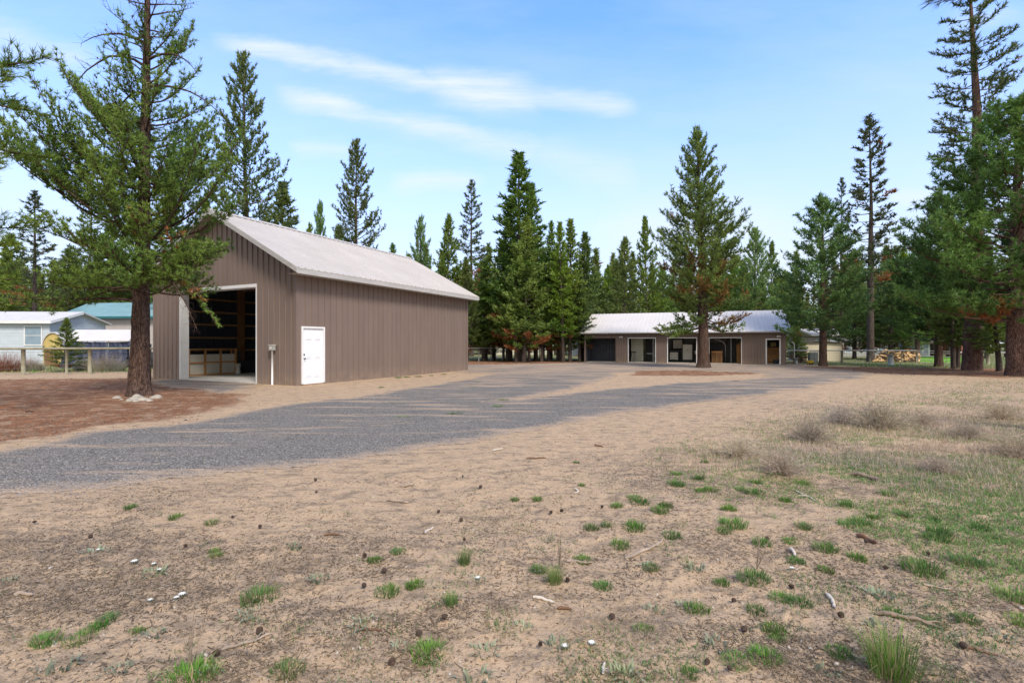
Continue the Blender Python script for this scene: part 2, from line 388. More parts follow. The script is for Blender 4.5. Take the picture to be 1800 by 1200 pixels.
def build_drive():
    cell = .085
    xs = np.arange(-24, 26, cell); ys = np.arange(3.2, 46, cell)
    X, Y = np.meshgrid(xs, ys, indexing='ij')
    D = np.full(X.shape, -9.)
    pre = (Y < 46) & (np.abs(X) < Y*1.12+1)
    D[pre] = drive_d(X[pre], Y[pre])
    # keep out of the buildings' footprints is not needed: walls stand on top
    keep = (D[:-1, :-1] > 0) & (D[1:, :-1] > -.05)
    ii, jj = np.nonzero(keep); n2 = X.shape[1]
    K = np.stack([ii*n2+jj, (ii+1)*n2+jj, (ii+1)*n2+jj+1, ii*n2+jj+1], 1)
    u, inv = np.unique(K, return_inverse=True); K = inv.reshape(K.shape)
    x = X.ravel()[u]; y = Y.ravel()[u]; d = D.ravel()[u]
    z = .003+np.clip(d, 0, .5)*.03+relief(x, y)+(fbm(x*9, y*9, 51, 2)-.5)*.010*np.clip(1.3-y/18, 0, 1)
    z = np.maximum(z, relief(x, y)+.002)
    # wheel tracks running with the drive, where sand shows through
    T = np.stack([np.clip(d/1.0, 0, 1), fbm(x*.35+y*.1, y*2.2, 61, 4), fbm(x*1.1, y*1.1, 62, 3), np.ones(len(x))], 1)
    m, w = material('grey_gravel')
    g = w.geo(); s = w.sep(w.attr('tint').outputs['Color'])
    vc = w.vor(g, 42, 'Color'); vd = w.vor(g, 42); vs = w.sep(vc)
    c = w.mix(vs[0], (.15, .140, .124), (.40, .375, .335))
    c = w.mix(w.rng(vd, .25, .7, 0, .7), c, (.055, .05, .05))
    c = w.mix(w.rng(w.noise(g, 1.3, 5, .6), .4, .7, 0, .45), c, (.235, .21, .19))
    fs = w.noise(w.mapv(g, rot=(0, 0, radians(-24)), scale=(.22, 1.6, 1)), 1.6, 6, .65)
    far = w.rng(w.sep(g)[1], 8, 30, .01, .15)
    f = w.rng(w.m('ADD', fs, far), .54, .70, 0, .8, smooth=True)
    sand = w.mix(w.noise(g, 30, 4), (.39, .28, .19), (.58, .43, .30))
    c = w.mix(f, c, sand)
    e = w.rng(w.m('ADD', s[0], w.m('MULTIPLY', w.m('SUBTRACT', w.noise(g, 7, 6, .8), .5), .9)), .02, .42, .8, 0)
    c = w.mix(e, c, sand)
    h = w.m('ADD', w.m('MULTIPLY', vd, -1.0), w.m('ADD', w.noise(g, 22, 4), w.m('MULTIPLY', fs, 3)))
    finish(m, w, c, 1, 0, w.bump(h, .8, .03), 0)
    me = npmesh('gravel_driveway', np.stack([x, y, z], 1), K, m, tint=T, smooth=True)
    tag(link('gravel_driveway', me), 'grey gravel driveway curving from the left to the far shed', 'driveway', None, 'structure')
build_drive()

# ---------------------------------------------------------------- foliage primitives
def blades(P, D, n, L, W, rng, spread=.6, tint=None, dead=None, back=.5):
    k = len(P)
    P = np.repeat(P, n, 0); D = np.repeat(D, n, 0)
    R = rng.normal(size=P.shape); dr = D+R*spread; dr /= np.linalg.norm(dr, axis=1)[:, None]+1e-9
    ln = L*rng.uniform(.65, 1.25, (len(P), 1))
    base = P-D*(rng.uniform(0, 1, (len(P), 1))*back*L)
    sd = np.cross(dr, rng.normal(size=P.shape)); sd /= np.linalg.norm(sd, axis=1)[:, None]+1e-9
    a = base+sd*W*.5; b = base-sd*W*.5; c = base+dr*ln
    V = np.stack([a, b, c], 1).reshape(-1, 3)
    t = np.repeat(tint, n)+rng.normal(0, .12, len(P)); t = np.clip(t, 0, 1)
    dd = np.repeat(dead, n)
    T = np.stack([t, dd, t, np.ones(len(P))], 1); T = np.repeat(T, 3, 0)
    return V, T
def unit(v): return v/(np.linalg.norm(v, axis=-1, keepdims=True)+1e-9)

class Tree:
    def __init__(s, seed): s.r = np.random.default_rng(seed); s.jit = .04; s.wood = MB(); s.P = []; s.D = []; s.t = []; s.d = []
    def trunk(s, pts, rad, n=10, flare=1.25):
        P = np.array(pts, float); z = P[:, 2]
        s.tz = z; s.tp = P; s.tr = np.array(rad)
        zs = np.linspace(z[0], z[-1], 26) if n > 12 else np.linspace(z[0], z[-1], 12)
        zs = np.concatenate([[zs[0], zs[0]+.12, zs[0]+.3, zs[0]+.6], zs[1:]]); zs = np.unique(np.sort(zs))
        if n > 12: zs = np.unique(np.concatenate([zs, np.arange(zs[0], 4.5, .07)]))
        b = len(s.wood.v)
        for q in zs:
            x = np.interp(q, z, P[:, 0]); y = np.interp(q, z, P[:, 1]); r = np.interp(q, z, s.tr)
            fl = 1+(flare-1)*math.exp(-max(q, 0)/.28)
            for k in range(n):
                a = 2*pi*k/n; rr = r*fl
                if n > 12:
                    rr *= 1+.07*(float(vn(a*4.5, q*1.1, 5))-.5)*2+.06*(float(vn(k*1.0, q*3.2, 6))-.5)*2
                    if q < .5: rr *= 1+.14*sin(a*4+1)*(1-q/.5)
                else: rr *= 1+.10*(float(vn(k*1.3, q*1.5, 7))-.5)*2
                s.wood.v.append((x+rr*cos(a), y+rr*sin(a), q))
        for i in range(len(zs)-1):
            for k in range(n):
                k2 = (k+1) % n; s.wood.f.append((b+i*n+k, b+i*n+k2, b+(i+1)*n+k2, b+(i+1)*n+k))
    def axis(s, z): return np.array([np.interp(z, s.tz, s.tp[:, 0]), np.interp(z, s.tz, s.tp[:, 1]), z])
    def limb(s, z, az, L, el, sag=.15, up=.2, sub=.18, tsp=.12, inner=.3, sublen=.42, dead=0, tint=.5, bare=False, lr=None, wsub=False, twist=0, upb=.35, flat=.35, dens=1):
        r = s.r; m = 8; t = np.linspace(0, 1, m); p0 = s.axis(z)
        azs = az+twist*t+np.cumsum(r.normal(0, .05, m))
        step = L/(m-1)
        hx = np.concatenate([[0], np.cumsum(np.cos(azs[1:])*step*cos(el))]); hy = np.concatenate([[0], np.cumsum(np.sin(azs[1:])*step*cos(el))])
        hz = L*(t*sin(el)-sag*4*t*(1-t)*.5+up*t*t)+np.cumsum(r.normal(0, .012*L, m))
        pts = p0+np.stack([hx, hy, hz-hz[0]], 1)
        rl = lr or (.012+.011*L)
        s.wood.tube(pts, [rl*(1-.85*q) for q in t], 5 if L > 1.2 else 3, False)
        ns = int(L/sub*dens)+2
        ss = inner+(1-inner)*(np.arange(ns)+r.uniform(0, 1, ns))/ns
        f = ss*(m-1); i = np.minimum(f.astype(int), m-2); fr = (f-i)[:, None]
        p = pts[i]*(1-fr)+pts[i+1]*fr; tg = unit(pts[i+1]-pts[i])
        side = unit(np.cross(tg, [0, 0, 1.])); sg = np.where(r.uniform(size=ns) < .5, -1., 1.)[:, None]
        d = unit(tg*r.uniform(.4, 1, (ns, 1))+side*sg*r.uniform(.3, 1, (ns, 1))+np.array([0, 0, 1.])*r.normal(upb, flat, (ns, 1)))
        l = np.maximum((.22+.8*(1-ss)*np.minimum(ss*2.2, 1))*L*sublen*r.uniform(.6, 1.2, ns), .14)
        for j in range(ns):
            nt = max(2, int(l[j]/tsp)); q = np.linspace(.25, 1, nt)[:, None]
            Q = p[j]+d[j]*l[j]*q+np.array([0, 0, .22*l[j]])*q*q+r.normal(0, s.jit, (nt, 3))*min(1, l[j]*2)
            if wsub or bare: s.wood.tube([p[j], p[j]+d[j]*l[j]*.5+np.array([0, 0, .05*l[j]]), Q[-1]], [.009, .007, .003] if wsub else [.007, .005, .002], 3, False)
            if bare:
                for _ in range(2):
                    e = Q[r.integers(nt)]; s.wood.tube([e, e+unit(d[j]+r.normal(0, .7, 3))*.22], [.004, .002], 3, False)
                continue
            s.P.append(Q); s.D.append(np.repeat(unit(d[j]+np.array([0, 0, .35]))[None], nt, 0))
            s.t.append(np.full(nt, tint+r.normal(0, .12))+.25*(q[:, 0]-.5)); s.d.append(np.full(nt, float(dead if r.uniform() < .999 else 1)))
        return pts
    def leader(s, H, h, tint=.5, sp=.1, w=.12):
        n = int(h/sp)*2; z = H-h*s.r.uniform(0, 1, n)**.9+.1
        a = s.r.uniform(0, 2*pi, n); rr = w*(H+.2-z)/h
        ax = np.stack([s.axis(q) for q in z]); dv = np.stack([np.cos(a), np.sin(a), np.full(n, 1.2)], 1)
        s.P.append(ax+np.stack([rr*np.cos(a), rr*np.sin(a), np.full(n, .05)], 1)); s.D.append(unit(dv)); s.t.append(np.full(n, tint)); s.d.append(np.zeros(n))
    def crown(s, n, L, W, mat, spread=.55, back=.5):
        P = np.concatenate(s.P); D = np.concatenate(s.D); t = np.concatenate(s.t); d = np.concatenate(s.d)
        V, T = blades(P, D, n, L, W, s.r, spread, t, d, back)
        return npmesh('crown', V, np.arange(len(V)).reshape(-1, 3), mat, tint=T)

def make_conifer(seed, H, r0, cb, prof, nl, el0, el1, mat, barkm, sub=.3, tsp=.22, blade=(5, .26, .055), sag=.1, up=.15, inner=.3, sublen=.42, deadlow=.0, dens=1, spread=.55, skip=.0, upb=.35, bend=0):
    """returns meshes (trunk, crown) of one conifer standing at the origin"""
    T = Tree(seed); r = T.r; T.jit = .09
    T.trunk([(0, 0, -.1), (bend*.3, 0, H*.3), (bend, .1, H*.65), (bend*.8, .05, H)], [r0, r0*.8, r0*.42, .015], 9)
    ph = r.uniform(0, 6)
    for i in range(nl):
        f = (i+r.uniform(0, .9))/nl; z = cb+(H-cb)*f
        if r.uniform() < skip: continue
        az = ph+i*2.39996+r.normal(0, .3)
        lump = .48+.95*float(vn(az*1.1, f*7, seed))
        L = prof(f)*lump*r.uniform(.8, 1.1)
        if L < .12: L = .12
        el = radians(el0+(el1-el0)*f+r.normal(0, 7))
        dd = 1 if (f < deadlow*2.5 and r.uniform() < .45) or r.uniform() < .006 else 0
        T.limb(z, az, L, el, sag, up, sub, tsp, inner, sublen, dd, .35+.3*f+r.normal(0, .16), dens=dens, upb=upb)
    T.leader(H, min(1.6, H*.1), .55, .12, .2)
    return T.wood.mesh('trunk', barkm, True), T.crown(*blade, mat, spread=spread)

def cone(w, p=.8, low=.75):            # crown half-width as a function of height in the crown
    return lambda f: w*(min(1, low+(1-low)*f/.2))*(1-f)**p+.1
def column(w): return lambda f: w*(.55+.45*sin(min(1, f*1.5+.15)*pi))*(1-f**5)+.08
LIB = {}
# young bushy cones
for k, sd in enumerate((11, 12, 13)):
    LIB['A%d' % k] = (12., 2.6)+make_conifer(sd, 12, .16, 1.1, cone(2.6, .85), 150, 0, 48, M['fol_bright' if k != 1 else 'fol'], M['bark_grey'], .22, .17, (6, .26, .085), deadlow=.04)
# narrow spires
for k, sd in enumerate((21, 22, 23)):
    LIB['S%d' % k] = (16., 1.7)+make_conifer(sd, 16, .17, 3.0, cone(1.8, .75, .6), 175, -8, 42, M['fol' if k != 1 else 'fol_bright'], M['bark_grey'], .20, .17, (6, .26, .085), deadlow=.02)
# tall sparse lodgepoles
for k, sd in enumerate((31, 32, 33)):
    LIB['B%d' % k] = (20., 1.8)+make_conifer(sd, 20, .2, 7.5-k, column(1.9), 105, -12, 32, M['fol_dark'], M['bark_grey'], .20, .18, (6, .27, .075), skip=.14, inner=.35, deadlow=.06, bend=.15)
# dense ponderosas
for k, sd in enumerate((41, 42)):
    LIB['C%d' % k] = (12., 3.2)+make_conifer(sd, 12, .24, 2.0, cone(3.2, .62, .7), 122, 2, 45, M['fol_blue'], M['bark'], .21, .16, (8, .30, .062), up=.22, inner=.4, spread=.75, upb=.5)
# open broad pine
LIB['E0'] = (18., 3.0)+make_conifer(51, 18, .24, 3.0, cone(3.1, .6, .7), 150, -6, 46, M['fol_dark'], M['bark'], .19, .17, (6, .26, .075), up=.25, inner=.35, deadlow=.08)

def plant_tree(key, px, depth, topy, hw, label, group=None, rz=None, name='pine_tree', dz=0):
    H0, W0, tm, cm = LIB[key]
    x, y = at(px, depth); H = zz(topy, depth)
    e = empty(name, (x, y, 0), random.uniform(0, 6.28) if rz is None else rz, label, 'tree', group)
    s = (1.42 if key[0] in 'AS' else 1.22)*hw/F*depth/W0; e.scale = (s*random.uniform(.92, 1.12), s*random.uniform(.9, 1.1), H/H0); e.rotation_euler = (radians(random.uniform(-1.3, 1.3)), radians(random.uniform(-1.3, 1.3)), e.rotation_euler.z)
    for n, me in (('trunk', tm), ('crown', cm)): link(n, me, e)
    return e
GB = 'pines standing behind the buildings'
trees = [
 # key, px, depth, topy, halfwidth px, label
 ('E0', 441, 31, 100, 62, 'tall open pine rising behind the big brown barn, right of the near tree'),
 ('S1', 505, 34, 325, 42, 'bushy green pine above the barn roof ridge, right of the tall open pine'),
 ('C1', 567, 43, 362, 24, 'short round-topped pine above the middle of the barn roof ridge'),
 ('E0', 627, 39, 250, 44, 'lone tall pine rising above the middle of the barn roof'),
 ('S0', 597, 46, 398, 26, 'low dark pine tip just left of the lone tall pine over the barn roof'),
 ('A2', 545, 47, 395, 26, 'dark pine top low over the barn ridge, left of the short round-topped pine'),
 ('S2', 684, 52, 430, 18, 'small pine tip low over the right part of the barn ridge'),
 ('C0', 741, 50, 385, 27, 'dark pine with reddish lower limbs above the right end of the barn roof'),
 ('A0', 786, 45, 380, 36, 'dense bright green pine beyond the far right end of the barn roof'),
 ('B0', 829, 60, 318, 26, 'tall narrow bare-trunked pine standing clear against the sky left of the grove'),
 ('A1', 822, 43, 455, 32, 'bushy mid-green pine touching the right corner of the barn'),
 ('S0', 854, 46, 462, 26, 'slim green pine between the barn corner and the grove'),
 ('S2', 896, 45, 347, 24, 'narrow spire on the left shoulder of the grove'),
 ('S0', 915, 42.5, 273, 44, 'tallest spire of the grove between the two buildings'),
 ('A0', 921, 40.6, 385, 46, 'broad bushy pine in front of the tallest spire of the grove'),
 ('S1', 942, 44, 326, 27, 'second tallest spire of the grove, just right of the tallest'),
 ('S2', 969, 47, 392, 20, 'thin pine tip between the second spire and the paired spires of the grove'),
 ('S0', 990, 41, 393, 20, 'left one of the paired dark spires at the right side of the grove'),
 ('S1', 1002, 42, 386, 22, 'right one of the paired dark spires at the right side of the grove'),
 ('S2', 1024, 46, 410, 27, 'pine spire above the left end of the low shed roof'),
 ('A1', 955, 43, 440, 34, 'bushy pine filling the middle of the grove'),
 ('A2', 885, 44, 430, 30, 'bushy pine at the left edge of the grove'),
 ('A0', 1048, 60, 480, 30, 'rounded green pine behind the left end of the low shed roof'),
 ('A2', 1066, 62, 468, 24, 'rounded pine top left of the pointed pine behind the low shed'),
 ('A0', 1095, 56, 420, 40, 'pointed bright green pine behind the left part of the low shed'),
 ('A1', 1139, 58, 384, 30, 'pointed pine partly hidden by the left side of the big shed-front pine'),
 ('A0', 1168, 64, 470, 34, 'low green pine behind the shed roof, left of the shed-front pine trunk'),
 ('A2', 1290, 58, 450, 38, 'green pine behind the right half of the shed roof, beside the shed-front pine'),
 ('C1', 1326, 54, 405, 40, 'broad-topped pine behind the right part of the shed roof'),
 ('A1', 1354, 58, 428, 26, 'smaller pine beside the broad-topped pine over the right part of the shed roof'),
 ('C0', 1447, 34, 352, 76, 'dense blue-green conical pine standing just right of the low shed'),
 ('B2', 1479, 55, 312, 24, 'slim pine showing over the right shoulder of the blue-green conical pine'),
 ('B1', 1530, 41, 203, 42, 'very tall straight lodgepole with a long visible trunk, right of the blue-green pine'),
 ('A1', 1502, 50, 470, 36, 'bushy pine filling in between the blue-green pine and the very tall lodgepole'),
 ('A2', 1565, 47, 500, 40, 'bushy olive pine low beside the trunk of the very tall lodgepole'),
 ('C1', 1577, 58, 436, 30, 'dark pine top between the very tall lodgepole and the big dark pines at right'),
 ('C0', 1612, 43, 425, 42, 'dark pine at the left foot of the big dark mass of pines at right'),
 ('C1', 1650, 33, 345, 62, 'dark spreading pine behind the twin thin trunks at right'),
 ('B1', 60, 42, 335, 36, 'slim pine with a visible trunk behind the teal-roofed building at far left'),
 ('A0', 18, 47, 415, 50, 'bright bushy tree behind the pale blue house at the left edge'),
 ('A1', 118, 52, 440, 48, 'green pine behind the teal-roofed building, seen through the near tree'),
 ('A2', 200, 55, 400, 46, 'bushy pine behind the teal roof, right of the near tree trunk gap'),
 ('S1', 300, 50, 330, 36, 'green pine behind the left slope of the barn roof'),
 ('B0', 152, 60, 330, 30, 'thin tall pine far behind the teal roof'),
 ('A0', 868, 47, 500, 40, 'low bushy pine behind the thin wire fence at the left of the grove'),
 ('A2', 985, 46, 470, 36, 'bushy pine low between the grove and the left end of the low shed'),
 ('A1', 912, 48, 440, 44, 'bushy pine deep inside the grove behind its tallest spire'),
 ('A0', 365, 48, 350, 40, 'bushy pine directly behind the barn gable peak'),
]
for t in trees: plant_tree(*t)
# thin grove trunks with high crowns
grove = [(891, 43, 470), (898, 44, 440), (907, 40.6, 452), (930, 41.3, 470), (943, 43, 455), (952, 41.8, 480), (964, 43, 470), (981, 43.5, 450), (1019, 42, 500), (849, 44, 500), (869, 47, 490)]
for i, (px, d, ty) in enumerate(grove):
    plant_tree('S%d' % (i % 3), px, d, ty, 21, 'slender pine trunk standing among others in the grove between the barn and the shed', 'slender pines of the grove')
# trunks beyond the right-hand fence
for i, (px, d, ty, lab) in enumerate([(1590, 58, 440, 'slim pine beyond the woodpile, left of the blue-framed porch'), (1640, 62, 450, 'slim pine beyond the bright lawn, left of the twin trunks'),
        (1668, 55, 430, 'pine beyond the bright lawn, just behind the twin trunks'), (1735, 50, 420, 'slim pine beyond the fence between the two red trunks'), (1770, 56, 400, 'pine beyond the fence left of the rightmost red trunk'),
        (1500, 64, 500, 'slim pine behind the cream outbuilding and pale fence')]):
    plant_tree('S%d' % ((i+1) % 3), px, d, ty, 26, lab)

# ---- hero tree beside the barn
def hero():
    T = Tree(101); r = T.r; T.jit = .05
    T.trunk([(0, 0, -.1), (.02, 0, 1.0), (.05, 0, 3.2), (.10, .02, 5.2), (.17, 0, 7.5), (.22, 0, 10), (.26, 0, 13.5)],
            [.275, .24, .20, .165, .13, .09, .04], 40, 1.25)
    zs = [2.6, 3.5, 4.3, 5.1, 5.9, 6.8, 7.6, 8.5, 9.4, 10.4, 11.6, 13]
    Rr = [2.0, 2.9, 3.4, 3.6, 3.2, 2.8, 2.5, 2.2, 1.8, 1.3, 1.0, .4]
    Ll = [1.8, 2.8, 4.0, 4.2, 3.8, 3.2, 2.4, 1.2, .9, .8, .8, .4]
    nl = 140
    for i in range(nl):
        z = 2.95+(12.9-2.95)*((i+r.uniform(0, 1))/nl)**1.12
        az = i*2.39996+r.normal(0, .3); c = cos(az)
        L = (np.interp(z, zs, Rr) if c > 0 else np.interp(z, zs, Ll))*abs(c)+2.5*min(1, (14-z)/9)*(1-abs(c))
        L0 = L; L *= r.uniform(.66, 1.05)*(.74+.5*float(vn(az*1.2+9, z*1.1, 88)))
        L = min(L, L0*(.92 if z < 6 else 1.02)); left = c < -.25
        if float(vn(az*1.7+3, z*1.5, 91)) < .27 and z > 3.6: continue
        el = radians(np.interp(z, [3, 5, 8, 12], [4, 16, 24, 32])+r.normal(0, 9))
        dry = (z > 7.7 and left) or z > 10.3
        if dry:
            if r.uniform() < .35: continue
            T.limb(z, az, max(L, 1.0)*1.25, el, .10, -.15, .22, .2, .2, .42, 0, .5, bare=True); continue
        lo = z < 4.2
        T.limb(z, az, L, el, .14 if not lo else .10, .34 if not lo else .05, .095, .095, .28, .50, 0, .36+.035*(z-3)+r.normal(0, .2), wsub=True, upb=.75, flat=.45)
    # arching dead limbs at the top left
    for z, az, L, el, up in ((9.7, pi+.05, 2.9, .42, -.75), (8.9, pi-.3, 1.9, .3, -.6), (7.4, pi+.25, 1.5, .2, -.5), (9.9, -.1, 1.9, .35, -.7), (9.1, .15, 2.2, .2, -.5), (10.4, pi+.4, 1.6, .3, -.5)):
        T.limb(z, az, L, el, -.12, up, .16, .2, .35, .22, bare=True, lr=.045)
    # low limb sweeping left across the house, and a drooping one in front of the barn door
    T.limb(2.75, pi-.05, 3.9, -.02, -.06, -.10, .17, .13, .3, .30, 0, .35, wsub=True, lr=.05, upb=-.1)
    T.limb(3.4, pi+.1, 2.6, -.05, .1, -.28, .17, .12, .2, .34, 0, .4, wsub=True, lr=.045, upb=-.1)
    T.limb(3.9, -.35, 2.7, .02, -.12, -.70, .12, .12, .45, .26, 0, .5, wsub=True, lr=.05, upb=-.35)
    T.limb(3.8, -.45, 2.6, .0, -.12, -.72, .10, .12, .40, .30, bare=True, lr=.045, upb=-.5)
    T.limb(3.7, -.25, 2.3, .0, -.10, -.40, .12, .12, .5, .28, 1, .5, wsub=True, lr=.04, upb=-.4, dens=.45)
    for z, az, L in ((4.4, -.9, 1.2), (5.2, -.3, 1.5), (4.1, -.8, 2.2)):
        T.limb(z, az, L, .1, .1, .1, .3, .14, .55, .3, 1, .6, dens=.45)
    x, y = at(245, 14.8)
    e = empty('pine_tree', (x, y, 0), 0, 'large near pine with thick cracked trunk and pale stones round its foot', 'tree')
    link('trunk', T.wood.mesh('trunk', M['bark'], True), e)
    link('crown', T.crown(15, .125, .022, M['fol_hero'], .95, .4), e)
    # small dark cones on the bare top twigs
    cb = MB(); vv = T.wood.v
    for k in range(260):
        p = vv[r.integers(len(vv)//3, len(vv))]
        if p[2] < 7 or math.hypot(p[0]-.2, p[1]) < .35 or (p[0] > .3 and p[2] < 10): continue
        a = r.uniform(.016, .03); q = (p[0], p[1], p[2]+.01)
        cb.tube([(q[0], q[1], q[2]-a), q, (q[0], q[1], q[2]+a*1.3)], [a*.5, a, a*.3], 5)
    tag(cb.build('cones', M['cone'], e), kind='stuff')
hero()

# ---- pine in front of the low shed
def shed_pine():
    T = Tree(202); r = T.r; H = 15.; T.jit = .07
    T.trunk([(0, 0, -.1), (-.02, 0, 2), (-.1, 0, 6), (-.3, 0, 10), (-.42, 0, H)], [.36, .31, .22, .12, .02], 16, 1.3)
    nl = 165
    for i in range(nl):
        f = (i+r.uniform(0, 1))/nl; z = 2.55+(H-2.65)*f; az = i*2.39996+r.normal(0, .3)
        L = np.interp(f, [0, .12, .35, .5, .7, .85, 1], [2.4, 2.7, 3.0, 2.6, 1.75, 1.15, .2])*r.uniform(.65, 1.12)
        dead = z < 6.4 and r.uniform() < (.45 if z < 5.5 else .3)
        el = radians(np.interp(f, [0, .4, 1], [-6, 12, 45])+r.normal(0, 8))
        if dead and r.uniform() < .5: T.limb(z, az, L, el, .1, .05, .2, .2, .2, .42, bare=True)
        else: T.limb(z, az, L, el, .12, .25, .15, .13, .25, .46, 0 if not dead else .62, (.3 if not dead else .2)+.25*f+r.normal(0, .15), wsub=True)
    # long right limbs mid-height, and the low green one on the left
    for z, az, L, el, up, t in ((7.2, .1, 3.4, .2, .35, .4), (6.9, pi, 3.6, .25, .25, .4), (2.75, pi, 2.7, .05, -.25, .75), (2.5, pi+.5, 2.2, .0, -.25, .7), (2.9, pi-.35, 2.9, .02, -.2, .8), (2.6, pi+.2, 2.4, -.08, -.15, .75), (2.4, pi-.2, 2.0, -.05, -.1, .8), (2.7, pi-.7, 1.9, 0, -.1, .7)):
        T.limb(z, az, L, el, .1, up, .15, .13, .3, .38, 0, t, wsub=True)
    T.limb(3.3, .1, 2.9, -.15, .35, .35, .25, .2, .3, .3, bare=True, lr=.05)
    T.leader(H, 1.2, .4)
    x, y = at(1237, 31.6)
    e = empty('pine_tree', (x, y, 0), 0, 'tall conical pine standing in front of the middle of the low shed', 'tree')
    link('trunk', T.wood.mesh('trunk', M['bark'], True), e); link('crown', T.crown(7, .22, .055, M['fol'], .6), e)
shed_pine()

# ---- big dark ponderosa at the right edge and the tall pine behind it
def right_pines():
    T = Tree(303); r = T.r; H = 13.1; T.jit = .06
    T.trunk([(0, 0, -.1), (0, 0, 2), (0, 0, 6), (.1, 0, H)], [.40, .37, .27, .03], 20, 1.15)
    nl = 140
    for i in range(nl):
        f = (i+r.uniform(0, 1))/nl; z = 2.6+(H-2.7)*f; az = i*2.39996+r.normal(0, .3)
        L = np.interp(f, [0, .15, .4, .6, .8, 1], [4.3, 4.7, 4.4, 3.4, 2.0, .3])*r.uniform(.62, 1.1)
        el = radians(np.interp(f, [0, .4, 1], [-4, 12, 42])+r.normal(0, 7))
        T.limb(z, az, L, el, .1, .2, .19, .21, .40, .42, 0, .35+.25*f+r.normal(0, .18), wsub=True, upb=.35)
    for az in (pi+.1, pi+.45): T.limb(2.75, az, 3.2, 0, .08, .1, .3, .16, .35, .34, 1, .7)
    T.leader(H, 1.0, .5)
    x, y = at(1787, 23.9); e = empty('pine_tree', (x, y, 0), 0, 'big dark bushy pine with a stout trunk at the right edge of the photo', 'tree')
    link('trunk', T.wood.mesh('trunk', M['bark_red'], True), e); link('crown', T.crown(19, .26, .044, M['fol_blue'], .9, .3), e)
    T = Tree(304); r = T.r; H = 22.6
    T.trunk([(-.15, 0, -.1), (-.1, 0, 2), (.1, 0, 8), (.15, 0, 15), (-.3, 0, H)], [.46, .42, .31, .2, .04], 18, 1.15)
    nl = 92
    for i in range(nl):
        f = (i+r.uniform(0, 1))/nl; z = 8.5+(H-8.6)*f; az = i*2.39996+r.normal(0, .3)
        L = np.interp(f, [0, .2, .6, 1], [2.2, 2.6, 2.1, .9])*r.uniform(.6, 1.12)
        T.limb(z, az, L, radians(-14+34*f+r.normal(0, 8)), .06, .16, .16, .15, .3, .44, 0, .3+r.normal(0, .15), wsub=True, upb=.2)
    x, y = at(1713, 29); e = empty('pine_tree', (x, y, 0), 0, 'very tall open pine leaving the top of the photo behind the big dark pine', 'tree')
    link('trunk', T.wood.mesh('trunk', M['bark_red'], True), e); link('crown', T.crown(8, .24, .05, M['fol_dark'], .6), e)
    # thin twin trunks and the leaning one
    for px, d, ty, hw, lab in ((1676, 30.5, 420, 26, 'left one of the twin thin pine trunks near the right side of the fence'), (1684, 31, 440, 24, 'right one of the twin thin pine trunks near the right side of the fence'), (1757, 27.5, 470, 30, 'thin leaning pine between the two stout red trunks at right')):
        e = plant_tree('S1' if px != 1684 else 'S0', px, d, ty, hw, lab)
    e.rotation_euler = (0, radians(-5), 0)
right_pines()

# ---- long-needled pine just outside the left edge, its branches reach into the picture
def left_edge():
    T = Tree(404)
    T.trunk([(0, 0, -.1), (0, 0, 3), (0, 0, 9)], [.26, .2, .04], 12)
    for z, az, L, el, up in ((6.9, .1, 2.5, .12, .1), (6.3, -.1, 2.65, .06, .03), (5.9, .25, 2.4, -.05, -.12), (6.6, .35, 2.2, 0, -.1), (5.6, -.05, 2.2, -.1, -.1), (7.2, -.2, 1.9, .2, .15),
                             (3.9, .15, 2.05, .05, .05), (3.5, -.15, 2.15, .0, 0), (3.2, .3, 1.9, -.05, -.05), (2.9, .0, 2.0, 0, -.05), (3.7, -.4, 1.9, 0, .05), (4.6, .1, 1.6, .1, 0), (5.0, .2, 1.5, .1, 0)):
        T.limb(z, az, L, el, .06, up, .17, .07, .5, .34, 0, .5, wsub=True, upb=.05)
    for k in range(24): T.limb(2.8+k*.24, 2+k*2.4 if cos(2+k*2.4) < .3 else pi, 1.8, .1, .05, .1, .3, .12, .4, .4, 0, .4)
    x, y = at(-165, 9.9); e = empty('pine_tree', (x, y, 0), 0, 'long-needled pine whose branches reach in from the left edge of the photo', 'tree')
    link('trunk', T.wood.mesh('trunk', M['bark'], True), e); link('crown', T.crown(16, .17, .013, M['fol_hero'], .55, .6), e)
    T = Tree(405)
    T.trunk([(0, 0, -.1), (0, 0, 5), (.3, 0, 9.5)], [.2, .15, .04], 12)
    T.limb(7.6, pi+.1, 2.0, .05, .02, -.1, .16, .08, .55, .3, 0, .2, wsub=True)
    T.limb(7.9, pi-.1, 2.0, .05, .02, -.1, .16, .08, .5, .3, 0, .2, wsub=True)
    x, y = at(1762, 8.2); x += 0
    # this trunk stands off to the right of the frame; only limb tips hang into the top edge
    T2 = Tree(406)
    x, y = 9.6, 8.6
    T2.trunk([(0, 0, -.1), (0, 0, 5), (0, 0, 10)], [.2, .15, .04], 12)
    for az, zq in ((pi-.02, 7.75), (pi+.06, 7.9)):
        T2.limb(zq, az, 2.75, -.03, .02, -.02, .16, .08, .6, .22, 0, .2, wsub=True, upb=-.1)
    e = empty('pine_tree', (x, y, 0), 0, 'pine outside the right edge whose limb tips dip into the top of the photo', 'tree')
    link('trunk', T2.wood.mesh('trunk', M['bark'], True), e); link('crown', T2.crown(12, .15, .009, M['fol_dark'], .4, .6), e)
left_edge()

